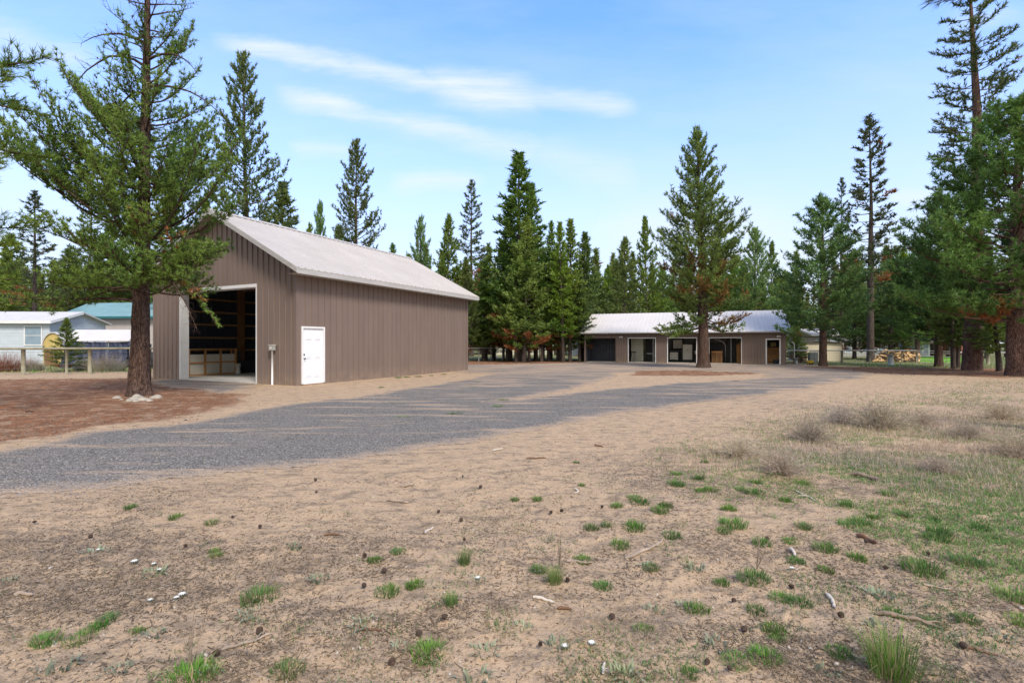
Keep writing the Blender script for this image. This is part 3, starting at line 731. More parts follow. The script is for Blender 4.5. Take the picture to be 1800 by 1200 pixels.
# ---- far wood, one mass
def far_wood():
    r = np.random.default_rng(9); Vs = []; Ts = []
    wd = MB()
    for k in range(420):
        d = r.uniform(66, 125); px = r.uniform(-250, 2050); x, y = at(px, d)
        H = r.uniform(11, 17.5)*(d/90)**.5; w = r.uniform(1.7, 2.8); n = 480
        cb = r.uniform(.8, 3); f = r.uniform(0, 1, n)**1.15; a = r.uniform(0, 2*pi, n); rad = w*(1-f)**.8*np.sqrt(r.uniform(.25, 1, n))*(.8+.35*np.sin(f*40+a*2))
        P = np.stack([x+rad*np.cos(a), y+rad*np.sin(a), cb+(H-cb)*f], 1)
        D = unit(np.stack([np.cos(a), np.sin(a), np.full(n, .7)], 1))
        V, T = blades(P, D, 4, .6, .24, r, .55, np.full(n, r.uniform(.15, .8)), (r.uniform(size=n) < .01).astype(float))
        Vs.append(V); Ts.append(T)
        wd.tube([(x, y, 0), (x, y, H*.8)], [.16, .05], 5, False)
    V = np.concatenate(Vs); T = np.concatenate(Ts)
    me = npmesh('far_wood', V, np.arange(len(V)).reshape(-1, 3), M['fol_bright'], tint=T)
    tag(link('far_wood', me), 'mass of green pine forest closing the view behind everything', 'forest', None, 'stuff')
    o = wd.build('far_wood_trunks', M['bark_grey']); tag(o, 'dim trunks of the forest behind everything', 'forest', None, 'stuff')
far_wood()

# ---------------------------------------------------------------- buildings
def ribbed(mb, axis, s0, s1, fixed, sign, bot, top, pitch=.305, h=.022, holes=(), ph=0, skew=None):
    """vertical ribbed sheet along axis ('x'/'y') from s0 to s1 at the fixed other coordinate; sign = outward"""
    prof = [(0, 0), (pitch-.055, 0), (pitch-.045, h), (pitch-.026, h), (pitch-.022, -h*.9), (pitch-.004, -h*.9)]
    pts = [(s0, 0)]; k = math.floor((s0-ph)/pitch)
    while k*pitch+ph < s1:
        for a, o in prof:
            q = k*pitch+ph+a
            if s0+.001 < q < s1-.001: pts.append((q, o))
        k += 1
    pts.append((s1, 0))
    for (a, b, zb, zt) in holes:
        for e in (a, b):
            if s0 < e < s1: pts.append((e, float(np.interp(e, [p[0] for p in sorted(pts)], [p[1] for p in sorted(pts)]))))
    pts.sort()
    def P(s, o, z): return (s, fixed+sign*o, z) if axis == 'x' else (fixed+sign*o, s, z)
    for (a, oa), (b, ob) in zip(pts[:-1], pts[1:]):
        if b-a < 1e-6: continue
        mid = (a+b)/2; segs = [(bot, None)]
        spans = [(lambda s: bot, top)]
        for (ha, hb, zb, zt) in holes:
            if ha < mid < hb:
                spans = [(lambda s, z=zt: z, top)]
                if zb > bot: spans.append((lambda s: bot, lambda s, z=zb: z))
        for f0, f1 in spans:
            q = [P(a, oa, f0(a)), P(b, ob, f0(b)), P(b, ob, f1(b)), P(a, oa, f1(a))]
            flip = (axis == 'x' and sign > 0) or (axis == 'y' and sign < 0)
            mb.quad(*(q[::-1] if flip else q))
    return mb
def roof_sheet(x0, x1, ye, ze, yr, zr, ye2, pitch=.305, h=.022):
    mb = MB(); pts = []; k = math.floor(x0/pitch)
    while k*pitch < x1:
        for a, o in ((0, 0), (pitch-.07, 0), (pitch-.055, h), (pitch-.025, h), (pitch-.01, 0)):
            q = k*pitch+a
            if x0 <= q <= x1: pts.append((q, o))
        k += 1
    pts = [(x0, 0)]+pts+[(x1, 0)]
    for (a, oa), (b, ob) in zip(pts[:-1], pts[1:]):
        if b-a < 1e-6: continue
        mb.quad((a, ye, ze+oa), (b, ye, ze+ob), (b, yr, zr+ob), (a, yr, zr+oa))
        mb.quad((a, yr, zr+oa), (b, yr, zr+ob), (b, ye2, ze+ob), (a, ye2, ze+oa))
    t = .035
    mb.quad((x0, ye, ze-t), (x0, yr, zr-t), (x1, yr, zr-t), (x1, ye, ze-t))
    mb.quad((x0, yr, zr-t), (x0, ye2, ze-t), (x1, ye2, ze-t), (x1, yr, zr-t))
    for y_, z_ in ((ye, ze), (ye2, ze)): mb.quad((x0, y_, z_-t), (x1, y_, z_-t), (x1, y_, z_), (x0, y_, z_))
    for x_ in (x0, x1):
        mb.quad((x_, ye, ze-t), (x_, ye, ze), (x_, yr, zr), (x_, yr, zr-t)); mb.quad((x_, ye2, ze-t), (x_, ye2, ze), (x_, yr, zr), (x_, yr, zr-t))
    return mb
def slope_beam(mb, x0, x1, y0, z0, y1, z1, hgt):   # board following a roof slope
    mb.prism([(x0, y0, z0-hgt), (x0, y0, z0), (x0, y1, z1), (x0, y1, z1-hgt)], (x1-x0, 0, 0)); return mb

def barn():
    e = empty('barn', (-7.83, 18.19, 0), math.atan2(.896, .444), 'big brown metal barn with off-white roof, open bay and white side door', 'barn')
    L, W = 11.85, 8.95; yr = W/2; sl = .53; ze = 4.22; ye = -.5; zr = ze+(yr-ye)*sl
    und = lambda y: ze-.05+(min(y, W-y)+.5)*sl-.02
    d0, d1, dt = 2.17, 6.97, 3.70
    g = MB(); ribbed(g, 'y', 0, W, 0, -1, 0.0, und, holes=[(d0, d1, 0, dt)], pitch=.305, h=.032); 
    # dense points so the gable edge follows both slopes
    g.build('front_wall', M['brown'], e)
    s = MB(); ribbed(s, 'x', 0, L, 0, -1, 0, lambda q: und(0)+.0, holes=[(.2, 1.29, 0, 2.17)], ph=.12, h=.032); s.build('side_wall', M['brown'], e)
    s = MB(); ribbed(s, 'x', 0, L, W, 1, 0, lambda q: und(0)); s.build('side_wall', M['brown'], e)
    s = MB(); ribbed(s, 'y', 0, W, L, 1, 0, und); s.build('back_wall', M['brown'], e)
    for x_, y_ in ((0, 0), (L, 0), (0, W), (L, W)):
        c = MB(); sx = -1 if x_ == 0 else 1; sy = -1 if y_ == 0 else 1
        c.box(min(x_+sx*.03, x_-sx*.09), min(y_+sy*.03, y_-sy*.0), 0, max(x_+sx*.03, x_-sx*.09), max(y_+sy*.03, y_-sy*.0), 4.4)
        c.box(min(x_+sx*.03, x_), min(y_-sy*.0, y_-sy*.09), 0, max(x_+sx*.03, x_), max(y_-sy*.0, y_-sy*.09), 4.4)
        c.build('corner_trim', M['brown'], e)
    roof_sheet(-.4, L+.45, ye, ze, yr, zr, W+.5).build('roof', M['roof'], e)
    rc = MB(); rc.prism([(-.42, yr-.2, zr-.2*sl+.03), (-.42, yr, zr+.045), (-.42, yr+.2, zr-.2*sl+.03), (-.42, yr, zr+.02)], (L+.89, 0, 0)); rc.build('ridge_cap', M['roof'], e)
    f = MB(); f.box(-.4, ye, ze-.2, L+.45, ye+.035, ze-.04); f.box(-.4, W+.465, ze-.2, L+.45, W+.5, ze-.04); f.build('eave_fascia', M['greytrim'], e)
    for xa, xb in ((-.43, -.40), (L+.45, L+.48)):
        f = MB(); slope_beam(f, xa, xb, ye-.01, ze+.01, yr, zr+.015, .19); slope_beam(f, xa, xb, W+.51, ze+.01, yr, zr+.015, .19)
        f.build('rake_trim', M['greytrim'], e)
    sf = MB(); sf.quad((-.4, ye+.035, ze-.19), (-.4, 0, ze-.19), (L+.45, 0, ze-.19), (L+.45, ye+.035, ze-.19))
    sf.build('soffit', M['greytrim'], e)
    # big door opening
    t = MB()
    t.box(-.035, d1, 0, .0, d1+.05, dt+.12); t.box(-.035, d0-.05, 0, .0, d0, dt+.12); t.box(-.035, d0, dt, 0, d1, dt+.12)
    t.build('opening_trim', M['trim'], e)
    t = MB(); t.box(.005, d1-.02, 0, .32, d1+.02, dt); t.box(.005, d0-.02, 0, .16, d0+.02, dt); t.box(.005, d0+.02, dt-.02, .3, d1-.02, dt+.02)
    t.build('jamb', M['trim'], e)
    # side door, six panels
    fr = MB(); fr.box(.2, -.05, .05, .27, .04, 2.17); fr.box(1.22, -.05, .05, 1.29, .04, 2.17); fr.box(.27, -.05, 2.10, 1.22, .04, 2.17); fr.box(.27, -.04, .03, 1.22, .06, .07)
    dr = MB(); dr.box(.275, .0, .075, 1.215, .04, 2.095)
    for (xa, xb) in ((.40, .68), (.81, 1.09)):
        for (za, zb) in ((.28, .86), (.98, 1.55), (1.67, 1.93)):
            dr.box(xa, -.012, za, xb, 0.0005, zb); dr.box(xa+.05, -.02, za+.05, xb-.05, -.0125, zb-.05)
    do = dr.build('door', M['door'], e, bevel=.006); fr.build('door_frame', M['trim'], do, bevel=.004)
    kn = MB(); kn.tube([(.335, -.0, .98), (.335, -.05, .98), (.335, -.075, .98)], [.018, .018, .03], 10); kn.build('handle', M['black'], do)
    kn = MB(); kn.tube([(.335, 0, 1.13), (.335, -.025, 1.13)], .028, 10); kn.build('deadbolt', M['black'], do)
    # framing inside
    for x_ in (.16, 4.05, 7.9, L-.16):
        for dx in (-.085, .085): MB().box(x_+dx-.07, W-.21, .05, x_+dx+.07, W-.03, 4.35).build('post', M['lumber'], e)
        MB().box(x_-.07, .03, .05, x_+.07, .2, 4.35).build('post', M['lumber'], e)
    gt = MB()
    for z in (.62, 1.2, 1.81, 2.45, 3.06, 3.67):
        gt.box(.02, W-.055, z-.045, L-.02, W-.03, z+.045); gt.box(L-.06, .1, z-.045, L-.03, W-.1, z+.045)
        if z > 2.3: gt.box(.02, .03, z-.045, L-.02, .055, z+.045)
    gt.build('girt', M['girt'], e)
    tr = MB()
    for x_ in (.2, 2.2, 4.05, 6., 7.9, 9.8, L-.2):
        tr.box(x_-.02, .05, 4.16, x_+.02, W-.05, 4.28)
        slope_beam(tr, x_-.02, x_+.02, 0, und(0)-.03, yr, zr-.1, .12); slope_beam(tr, x_-.02, x_+.02, W, und(0)-.03, yr, zr-.1, .12)
        tr.box(x_-.02, yr-.05, 4.28, x_+.02, yr+.05, zr-.2)
    tr.build('truss', M['girt'], e)
    sb = MB(); sb.box(-.02, d0-.02, -.1, .05, d1+.02, .045); sb.box(.05, .04, -.1, L-.04, W-.04, .05); sb.build('floor_slab', M['concrete'], e)
    sl_ = MB(); sl_.box(.22, -.04, -.02, 1.27, -.005, .03); sl_.build('door_sill', M['lumber'], do)
    R = e.matrix_basis.copy()
    def W2(x, y, z=0): a = math.atan2(.896, .444); return (-7.83+x*cos(a)-y*sin(a), 18.19+x*sin(a)+y*cos(a), z)
    a = math.atan2(.896, .444)
    # electric meter box and conduit on the front
    b = empty('meter_box', W2(-.02, 1.15, 0), a, 'small grey electrical box on a white conduit, on the front wall beside the barn opening', 'meter box')
    m_ = MB(); m_.box(-.16, -.11, 1.28, -.03, .11, 1.48); m_.build('box', M['grey'], b, bevel=.008)
    m_ = MB(); m_.box(-.175, -.125, 1.475, -.02, .125, 1.495); m_.box(-.168, -.05, 1.33, -.16, .05, 1.43); m_.build('cover', M['board'], b)
    m_ = MB(); m_.tube([(-.09, 0, -.02), (-.09, 0, 1.29)], .035, 10); m_.build('conduit', M['trim'], b, True)
    # things inside
    k = empty('plywood_bin', W2(1.0, W-.75, .05), a, 'wood-framed half wall with white panels standing inside the barn opening', 'partition')
    fr = MB(); Lb = 2.35
    for x_ in (0, .75, 1.5, Lb-.08): fr.box(x_, -.06, 0, x_+.08, .0, 1.22)
    fr.box(0, -.07, 1.2, Lb, .35, 1.24); fr.box(0, -.05, .56, Lb, -.008, .63); fr.box(0, -.05, 0, Lb, -.008, .07)
    fr.box(Lb-.02, -.0, 0, Lb+.0, .33, .08); fr.box(Lb-.08, .27, 0, Lb, .35, 1.2)
    fr.build('frame', M['plywood'], k)
    pn = MB(); pn.box(0, .0, .02, Lb-.02, .03, .98); pn.build('panel', M['board'], k)
    k = empty('sheet_metal_stack', W2(3.5, W-.72, .05), a, 'stack of dark blue metal sheets lying inside the barn behind the white roll', 'stack')
    q = MB()
    for i in range(14): q.box(0+.02*(i % 3), 0, i*.045, 2.05+.015*(i % 4), .5, i*.045+.037)
    q.build('sheets', M['darkmetal'], k)
    k = empty('paper_roll', W2(3.25, W-1.05, .05), a, 'short white ribbed roll standing on the barn floor right of the framed half wall', 'roll')
    q = MB(); q.tube([(0, 0, 0), (0, 0, .16), (0, 0, .17), (0, 0, .3), (0, 0, .31), (0, 0, .5)], [.11, .11, .095, .095, .12, .12], 12); q.build('body', M['board'], k, True)
    q = MB(); q.tube([(0, 0, .5), (0, 0, .52)], .07, 12); q.build('core', M['lumber'], k)
    k = empty('storage_bin', W2(5.0, W-1.0, .05), a, 'orange storage bin at the right edge of the barn opening', 'bin')
    q = MB(); q.prism([(-.3, -.2, .2), (.3, -.2, .2), (.34, -.24, .62), (-.34, -.24, .62)], (0, .45, 0)); q.build('tub', M['orange'], k, bevel=.02)
    q = MB(); q.box(-.36, -.27, .62, .36, .27, .66); q.build('lid', M['orange'], k, bevel=.01)
    q = MB(); q.box(-.3, -.18, 0, .3, .2, .2); q.build('base', M['black'], k)
    k = empty('grey_crate', W2(3.3, W-.4, .05), a, 'dark upright panel behind the white roll inside the barn', 'panel')
    q = MB(); q.box(0, 0, 0, .55, .06, 1.15); q.build('panel', simple('dark_board', (.09, .08, .07), .8), k); k.name = 'dark_panel'
    q = MB(); q.box(0, -.02, 1.12, .55, 0, 1.16); q.box(0, -.02, 0, .04, 0, 1.12); q.build('edge', M['lumber'], k)
barn()

def shed():
    ang = math.atan2(-.375, .927); O = (5.97, 41.4, 0)
    e = empty('low_shed', O, ang, 'long low brown shed with a white metal roof and three open bays', 'shed')
    def S(px): k = (px-900)/880; return (41.4*k-5.97)/(.927+.375*k)
    L = 14.75; D = 8.; ht = 2.22; ze = 2.42; sl = .40; yr = D/2; ye = -.35; zr = ze+(yr-ye)*sl
    und = lambda y: ze-.06+(min(y, D-y)+.35)*sl-.02
    b0 = (S(1030), S(1082)); b1 = (S(1105), S(1152)); b2 = (S(1174), S(1224)); b3 = (S(1247), S(1303)); dd = (S(1348), S(1370)); top = 1.93
    holes = [(b0[0], b0[1], 0, top+.02), (b1[0], b1[1], 0, top), (b2[0], b2[1], 0, top), (b3[0], b3[1], 0, top+.02), (dd[0], dd[1], 0, 1.80)]
    w = MB(); ribbed(w, 'x', 0, L, 0, -1, 0, lambda q: und(0), pitch=.205, h=.012, holes=holes); w.build('front_wall', M['shed_brown'], e)
    w = MB(); ribbed(w, 'y', 0, D, L, 1, 0, und, pitch=.205, h=.012); w.build('end_wall', M['shed_brown'], e)
    w = MB(); ribbed(w, 'y', 0, D, 0, -1, 0, und, pitch=.205, h=.012); w.build('end_wall', M['shed_brown'], e)
    w = MB(); ribbed(w, 'x', 0, L, D, 1, 0, lambda q: und(0), pitch=.205, h=.012); w.build('back_wall', M['shed_brown'], e)
    roof_sheet(-.3, L+.3, ye, ze, yr, zr, D+.35, .305, .02).build('roof', M['roof2'], e)
    f = MB(); f.box(-.3, ye-.03, ze-.15, L+.3, ye, ze-.01); f.build('fascia', M['browntrim'], e)
    g = MB(); g.tube([(-.3, ye-.06, ze-.06), (L+.3, ye-.06, ze-.06)], .05, 8); g.build('gutter', M['greytrim'], e)
    for xa, xb in ((-.33, -.30), (L+.30, L+.33)):
        f = MB(); slope_beam(f, xa, xb, ye, ze, yr, zr+.01, .15); slope_beam(f, xa, xb, D+.35, ze, yr, zr+.01, .15)
        f.build('rake_trim', M['browntrim'], e)
    f = MB(); f.quad((-.3, ye, ze-.14), (-.3, 0, ze-.14), (L+.3, 0, ze-.14), (L+.3, ye, ze-.14)); f.build('soffit', M['browntrim'], e)
    for (a, b) in (b1, b2, b3):
        t = MB(); t.box(a-.06, -.03, 0, a, .06, top+.06); t.box(b, -.03, 0, b+.04, .06, top+.06); t.box(a, -.03, top, b, .06, top+.06); t.build('bay_trim', M['trim'], e)
    t = MB(); a, b = dd; t.box(a-.08, -.03, 0, a, .05, 1.88); t.box(b, -.03, 0, b+.08, .05, 1.88); t.box(a, -.03, 1.80, b, .05, 1.88); t.build('door_frame', M['trim'], e)
    fl = MB(); fl.box(.03, .0, -.1, L-.03, D-.03, .03); fl.build('floor_slab', M['concrete'], e)
    # interior walls
    iw = MB()
    iw.box(b0[1]+.1, .03, .03, b0[1]+.2, 6, 2.2); iw.box(b3[1]+.3, .03, .03, b3[1]+.4, 6, 2.2); iw.box(b1[0]+.05, 4.2, .03, L-.1, 4.3, 3.4)
    iw.build('interior_wall', M['cream'], e)
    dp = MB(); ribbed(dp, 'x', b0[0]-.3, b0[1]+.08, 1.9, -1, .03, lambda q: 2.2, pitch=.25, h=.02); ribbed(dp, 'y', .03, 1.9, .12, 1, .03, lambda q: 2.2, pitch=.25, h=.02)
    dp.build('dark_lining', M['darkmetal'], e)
    def W2(x, y, z=0): return (O[0]+x*cos(ang)-y*sin(ang), O[1]+x*sin(ang)+y*cos(ang), z)
    # wall lamps
    for px, lab in ((1092, 'white lamp under the shed eave between the dark bay and the first trimmed bay'), (1368.5, 'round white lamp under the eave above the narrow door of the low shed')):
        k = empty('wall_lamp', W2(S(px), -.02, 2.06), ang, lab, 'lamp', 'eave lamps of the low shed')
        q = MB(); q.tube([(0, 0, 0), (0, -.05, 0)], .06, 10); q.build('base', M['trim'], k)
        for sx in (-.07, .07):
            q = MB(); q.tube([(sx*.5, -.04, 0), (sx, -.10, -.01), (sx*1.2, -.17, -.03)], [.02, .045, .06], 10); q.build('lamp_head', M['lamp'], k, True)
    z0 = .03
    def thing(name, x, y, lab, cat): return empty(name, W2(x, y, z0), ang, lab, cat)
    # bay 1
    x1 = b1[0]
    k = thing('cream_screen', x1-.05, 1.6, 'pale cream panel standing at the left inside the first bay', 'panel')
    q = MB()
    for i in range(5): q.box(i*.2, 0, 0, i*.2+.185, .05, 2.0)
    q.build('boards', M['cream'], k); q = MB(); q.box(0, .05, .5, .98, .08, .58); q.build('rail', M['lumber'], k)
    k = thing('tall_cabinet', x1+1.05, 2.4, 'tall black cabinet with white frame in the middle of the first bay', 'cabinet')
    q = MB(); q.box(0, 0, 0, .62, .5, 2.0); q.build('body', M['black'], k)
    q = MB(); q.box(0, -.03, .62, .62, -.002, .68); q.box(.56, -.03, 0, .62, -.002, 2.0); q.build('frame', M['trim'], k)
    k = thing('weight_rack', x1+1.75, 1.9, 'dark exercise rack with upright bars in the first bay', 'rack')
    for xx in (0, .35, .7):
        q = MB(); q.box(xx, 0, 0, xx+.05, .05, 1.95); q.build('post', M['grey'] if xx != .35 else M['black'], k)
    q = MB(); q.box(.0, -.02, .45, .75, -.005, .52); q.box(0, -.02, 1.85, .75, -.005, 1.92); q.build('bar', M['grey'], k)
    q = MB(); q.tube([(.1, -.15, .3), (.65, -.15, .3)], .14, 12); q.build('weights', M['black'], k)
    k = thing('exercise_stool', x1+.28, .55, 'small black stool on thin legs at the left of the first bay', 'stool')
    q = MB(); q.box(-.22, -.15, .75, .22, .15, .84); q.build('seat', M['black'], k, bevel=.02)
    for sx in (-.17, .17):
        q = MB(); q.tube([(sx*.8, 0, .76), (sx, -.1, 0)], .022, 6); q.build('leg', M['black'], k)
        q = MB(); q.tube([(sx*.8, 0, .76), (sx, .12, 0)], .022, 6); q.build('leg', M['galv'], k)
    k = thing('water_heater', x1+2.55, 1.8, 'pale tank with a dark round gauge at the right of the first bay', 'tank')
    q = MB(); q.tube([(0, 0, .08), (0, 0, .12), (0, 0, 1.0), (0, 0, 1.12)], [.2, .24, .24, .1], 14); q.build('tank', M['board'], k, True)
    q = MB(); q.tube([(0, 0, 1.1), (0, 0, 1.6)], .04, 8); q.build('pipe', M['galv'], k); q = MB(); q.tube([(0, -.22, 1.45), (0, -.26, 1.45)], .18, 14); q.tube([(0, -.22, 1.45), (0, 0, 1.45)], .03, 6); q.build('gauge', M['black'], k)
    # bay 2
    x2 = b2[0]
    for dx, lab in ((.2, 'left one of two framed white wall cabinets in the second bay'), (2.0, 'right one of two framed white wall cabinets in the second bay')):
        k = empty('wall_cabinet', W2(x2+dx, 2.6, z0+1.1), ang, lab, 'cabinet', 'framed wall cabinets of the second bay')
        q = MB(); q.box(-.08, .02, -.1, .78, .3, .78); q.build('body', M['black'], k); q = MB(); q.box(0, 0, 0, .7, .018, .68); q.build('door', M['board'], k)
        q = MB(); q.box(.3, -.03, .06, .4, -.001, .09); q.build('handle', M['black'], k)
    k = empty('support_frame', W2(x2-.2, 2.93, z0), ang, 'dark panelled back board behind the cabinets of the second bay', 'panel')
    q = MB(); q.box(0, 0, 0, 3.6, .06, 2.15); q.build('panel', simple('dim_panel', (.16, .16, .15), .8), k); q = MB(); q.box(0, -.03, .95, 3.6, -.001, 1.02); q.build('rail', M['black'], k); k.name = 'back_board'
    k = thing('refrigerator', x2+1.0, 1.9, 'white upright fridge in the middle of the second bay', 'fridge')
    q = MB(); q.box(-.06, .02, 0, .76, .6, 1.5); q.build('body', M['black'], k); q = MB(); q.box(0, -.02, .2, .7, .018, 1.42); q.build('door', M['board'], k, bevel=.01)
    q = MB(); q.box(.3, -.05, .95, .42, -.021, 1.0); q.build('handle', M['black'], k)
    k = thing('base_cabinet', x2+.0, 1.9, 'low white cabinet with drawers at the left of the second bay', 'cabinet')
    q = MB(); q.box(-.05, .02, 0, .72, .6, .85); q.build('body', M['black'], k)
    for i in range(3):
        q = MB(); q.box(0, -.02, .2+i*.2, .62, .018, .38+i*.2); q.build('drawer', M['board'], k)
    k = thing('utility_sink', x2+1.95, 1.5, 'white utility sink on dark legs at the right of the second bay', 'sink')
    q = MB(); q.prism([(0, 0, .62), (.9, 0, .62), (.96, 0, .92), (-.06, 0, .92)], (0, .5, 0)); q.build('basin', M['board'], k, bevel=.02)
    for xx in (.06, .78):
        q = MB(); q.box(xx, .05, 0, xx+.06, .45, .62); q.build('leg', M['black'], k)
    q = MB(); q.tube([(.45, .45, .9), (.45, .45, 1.15), (.45, .3, 1.18)], .02, 6); q.build('tap', M['black'], k)
    # bay 3
    x3 = b3[0]
    k = thing('work_cabinet', x3+.15, .9, 'orange wooden cabinet at the left of the third bay', 'cabinet')
    q = MB(); q.box(0, 0, 0, .75, .5, .85); q.build('body', M['plywood'], k); q = MB(); q.box(.03, -.03, .05, .34, -.001, .78); q.box(.4, -.03, .05, .71, -.001, .78); q.build('door', M['lumber'], k)
    q = MB(); q.box(-.03, -.05, .85, .8, .5, .9); q.build('top', M['plywood'], k)
    k = thing('arch_frame', x3+.1, 2.2, 'white curved frame leaning against the dark wall of the third bay', 'frame')
    q = MB(); q.tube([(1.05, 0, 0), (1.05, 0, 1.3), (.9, 0, 1.6), (.2, 0, 1.9)], .035, 8); q.build('frame', M['trim'], k, True); q = MB(); q.box(0, .06, 0, 1.0, .12, 1.6); q.build('backing', M['black'], k)
    k = thing('black_locker', x3+1.2, 2.2, 'black locker with a thin white edge in the third bay', 'locker')
    q = MB(); q.box(0, 0, 0, .7, .5, 1.95); q.build('body', M['black'], k); q = MB(); q.box(.33, -.03, 0, .38, -.001, 1.95); q.build('edge', M['trim'], k)
    k = thing('plank_door', x3+1.95, 2.0, 'reddish wooden plank door leaning in the third bay', 'door')
    for i in range(4):
        q = MB(); q.box(i*.17, 0, 0, i*.17+.16, .04, 1.45+(.1 if i == 1 else 0)); q.build('plank', M['plywood'], k)
    k = empty('shed_window', W2(x3+2.75, 4.17, 1.0), ang, 'pale blue window in the back wall of the third bay', 'window')
    q = MB(); q.box(0, 0, 0, 1.1, .02, 1.0); q.build('pane', M['glassblue'], k); q = MB(); q.box(-.06, -.03, -.06, 1.16, -.001, 0); q.box(-.06, -.03, 1.0, 1.16, -.001, 1.06); q.box(.52, -.03, 0, .58, -.001, 1); q.build('frame', M['trim'], k)
    k = thing('work_bench', x3+2.5, 2.3, 'dark bench with a grey top under the window of the third bay', 'bench')
    q = MB(); q.box(0, 0, .7, 1.0, .6, .78); q.build('top', M['grey'], k); q = MB(); q.box(.05, .05, 0, .95, .5, .7); q.build('base', M['black'], k)
    k = thing('wall_panel', x3+3.15, 1.4, 'cream panel with a green patch at the right of the third bay', 'panel')
    q = MB(); q.box(0, 0, 0, .5, .05, 1.95); q.build('panel', M['cream'], k); q = MB(); q.box(.1, -.02, 1.25, .4, -.001, 1.6); q.build('patch', simple('olive_green', (.25, .30, .08), .7), k)
    # door room
    xd = dd[0]
    k = thing('plywood_shelf', xd-.3, 1.6, 'orange plywood shelves seen through the narrow door of the low shed', 'shelf')
    q = MB(); q.box(0, .3, 0, 1.7, .34, 1.2); q.box(0, 0, .62, 1.7, .3, .66); q.box(0, 0, 0, 1.7, .02, .6); q.build('boards', M['plywood'], k)
    q = MB(); q.box(0, -.03, .1, 1.7, -.001, .14); q.build('edge', M['lumber'], k)
    k = thing('black_box', xd+.45, .5, 'small black box on the floor inside the narrow door', 'box')
    q = MB(); q.box(0, 0, 0, .4, .3, .26); q.build('body', M['black'], k, bevel=.01); q = MB(); q.box(-.01, -.01, .265, .41, .31, .30); q.build('lid', M['darkmetal'], k)
    k = empty('picture_frame', W2(xd+.35, 1.88, 1.25), ang, 'small dark picture above the plywood shelves inside the narrow door', 'picture')
    q = MB(); q.box(0, 0, 0, .5, .03, .4); q.build('frame', M['black'], k); q = MB(); q.box(.05, -.01, .05, .45, -.001, .35); q.build('print', M['yellowwall'], k)
shed()

def house(name, x, y, rz, L, D, h, rise, wallm, roofm, label, windows=(), trimm='trim', ov=.3, cat='house', siding=0):
    e = empty(name, (x, y, 0), rz, label, cat)
    w = MB(); w.box(0, 0, 0, L, D, h); w.prism([(0, 0, h), (0, D, h), (0, D/2, h+rise)], (L, 0, 0))
    if siding:
        k = 0.1
        while k < h: w.box(-.012, -.012, k, L+.012, D+.012, k+.03); k += siding
    w.build('wall', wallm, e)
    r = MB(); t = .1; sl = rise/(D/2); z0 = h-ov*sl
    r.prism([(-ov, -ov, z0), (-ov, D/2, h+rise), (-ov, D/2, h+rise+t), (-ov, -ov, z0+t)], (L+2*ov, 0, 0))
    r.prism([(-ov, D+ov, z0), (-ov, D+ov, z0+t), (-ov, D/2, h+rise+t), (-ov, D/2, h+rise)], (L+2*ov, 0, 0))
    r.build('roof', roofm, e)
    f = MB(); f.box(-ov, -ov-.03, z0-.1, L+ov, -ov, z0+t); slope_beam(f, -ov-.03, -ov, -ov, z0+t, D/2, h+rise+t, .2); slope_beam(f, -ov-.03, -ov, D+ov, z0+t, D/2, h+rise+t, .2)
    slope_beam(f, L+ov, L+ov+.03, -ov, z0+t, D/2, h+rise+t, .2)
    f.build('fascia', M[trimm], e)
    for (side, a, b, za, zb) in windows:       # side 'f' = y=0 face, 'e' = x=0 end, 'r' = x=L end
        p = MB(); q = MB(); s = .07
        def bx(m, a, b, za, zb, d0, d1):
            if side == 'f': m.box(a, -d1, za, b, -d0, zb)
            elif side == 'r': m.box(L+d0, a, za, L+d1, b, zb)
            else: m.box(-d1, a, za, -d0, b, zb)
        bx(q, a-s, b+s, za-s, za, .013, .05); bx(q, a-s, b+s, zb, zb+s, .013, .05); bx(q, a-s, a, za, zb, .013, .05); bx(q, b, b+s, za, zb, .013, .05); bx(q, a, b, (za+zb)/2-.02, (za+zb)/2+.02, .025, .045)
        bx(p, a, b, za, zb, .013, .022)
        fo = q.build('window', M['trim'], e); p.build('pane', M['glassblue'], fo)
    return e
# pale blue house at the left edge, gable end towards the right/front
xr, yr_ = at(78, 36)
house('mobile_home', xr-9.0, yr_-.2, radians(4), 9, 5.5, 3.15, .75, M['paleblue'], M['canopy'], 'pale blue sided house with a white-framed window at the left edge', [('f', 7.35, 8.45, 1.45, 2.75), ('f', 3.2, 4.4, 1.4, 2.6)], siding=.2)
x0, y0 = at(105, 46)
house('teal_roofed_building', x0-1.0, y0+1.5, radians(-6), 14, 6, 4.15, 1.35, M['pinkgrey'], M['teal'], 'pale grey building with a teal metal roof behind the tarp', [('f', 10, 11, 1.5, 2.5)], 'tealdark', .45, 'building')
# yellow arched shed front
def arch_shed():
    x, y = at(76, 33.5); e = empty('arched_shed', (x, y, 0), radians(-3), 'small yellow round-topped shed between the pale blue house and the tarp', 'shed')
    pts = []; W_ = 1.45; hh = 1.25; r_ = W_/2
    for k in range(13):
        a = pi*k/12; pts.append((r_-r_*cos(a), 0, hh+(r_*1.35)*sin(a)))
    poly = [(0, 0, 0)]+pts+[(W_, 0, 0)]
    MB().prism(poly, (0, 2.2, 0)).build('wall', M['yellowwall'], e)
    rf = MB()
    for (a, b) in zip(pts[:-1], pts[1:]):
        c = (r_, 0, hh); f = 1.07
        g = lambda p: (c[0]+(p[0]-c[0])*f, -.08, c[2]+(p[2]-c[2])*f)
        rf.prism([(a[0], -.08, a[2]), (b[0], -.08, b[2]), g(b), g(a)], (0, 2.3, 0))
    rf.build('roof', M['canopy'], e)
    d = MB()
    for i in range(5): d.box(.12, -.06, .05+i*.24, W_-.45, -.003, .05+i*.24+.225)
    d.build('door', M['lumber'], e)
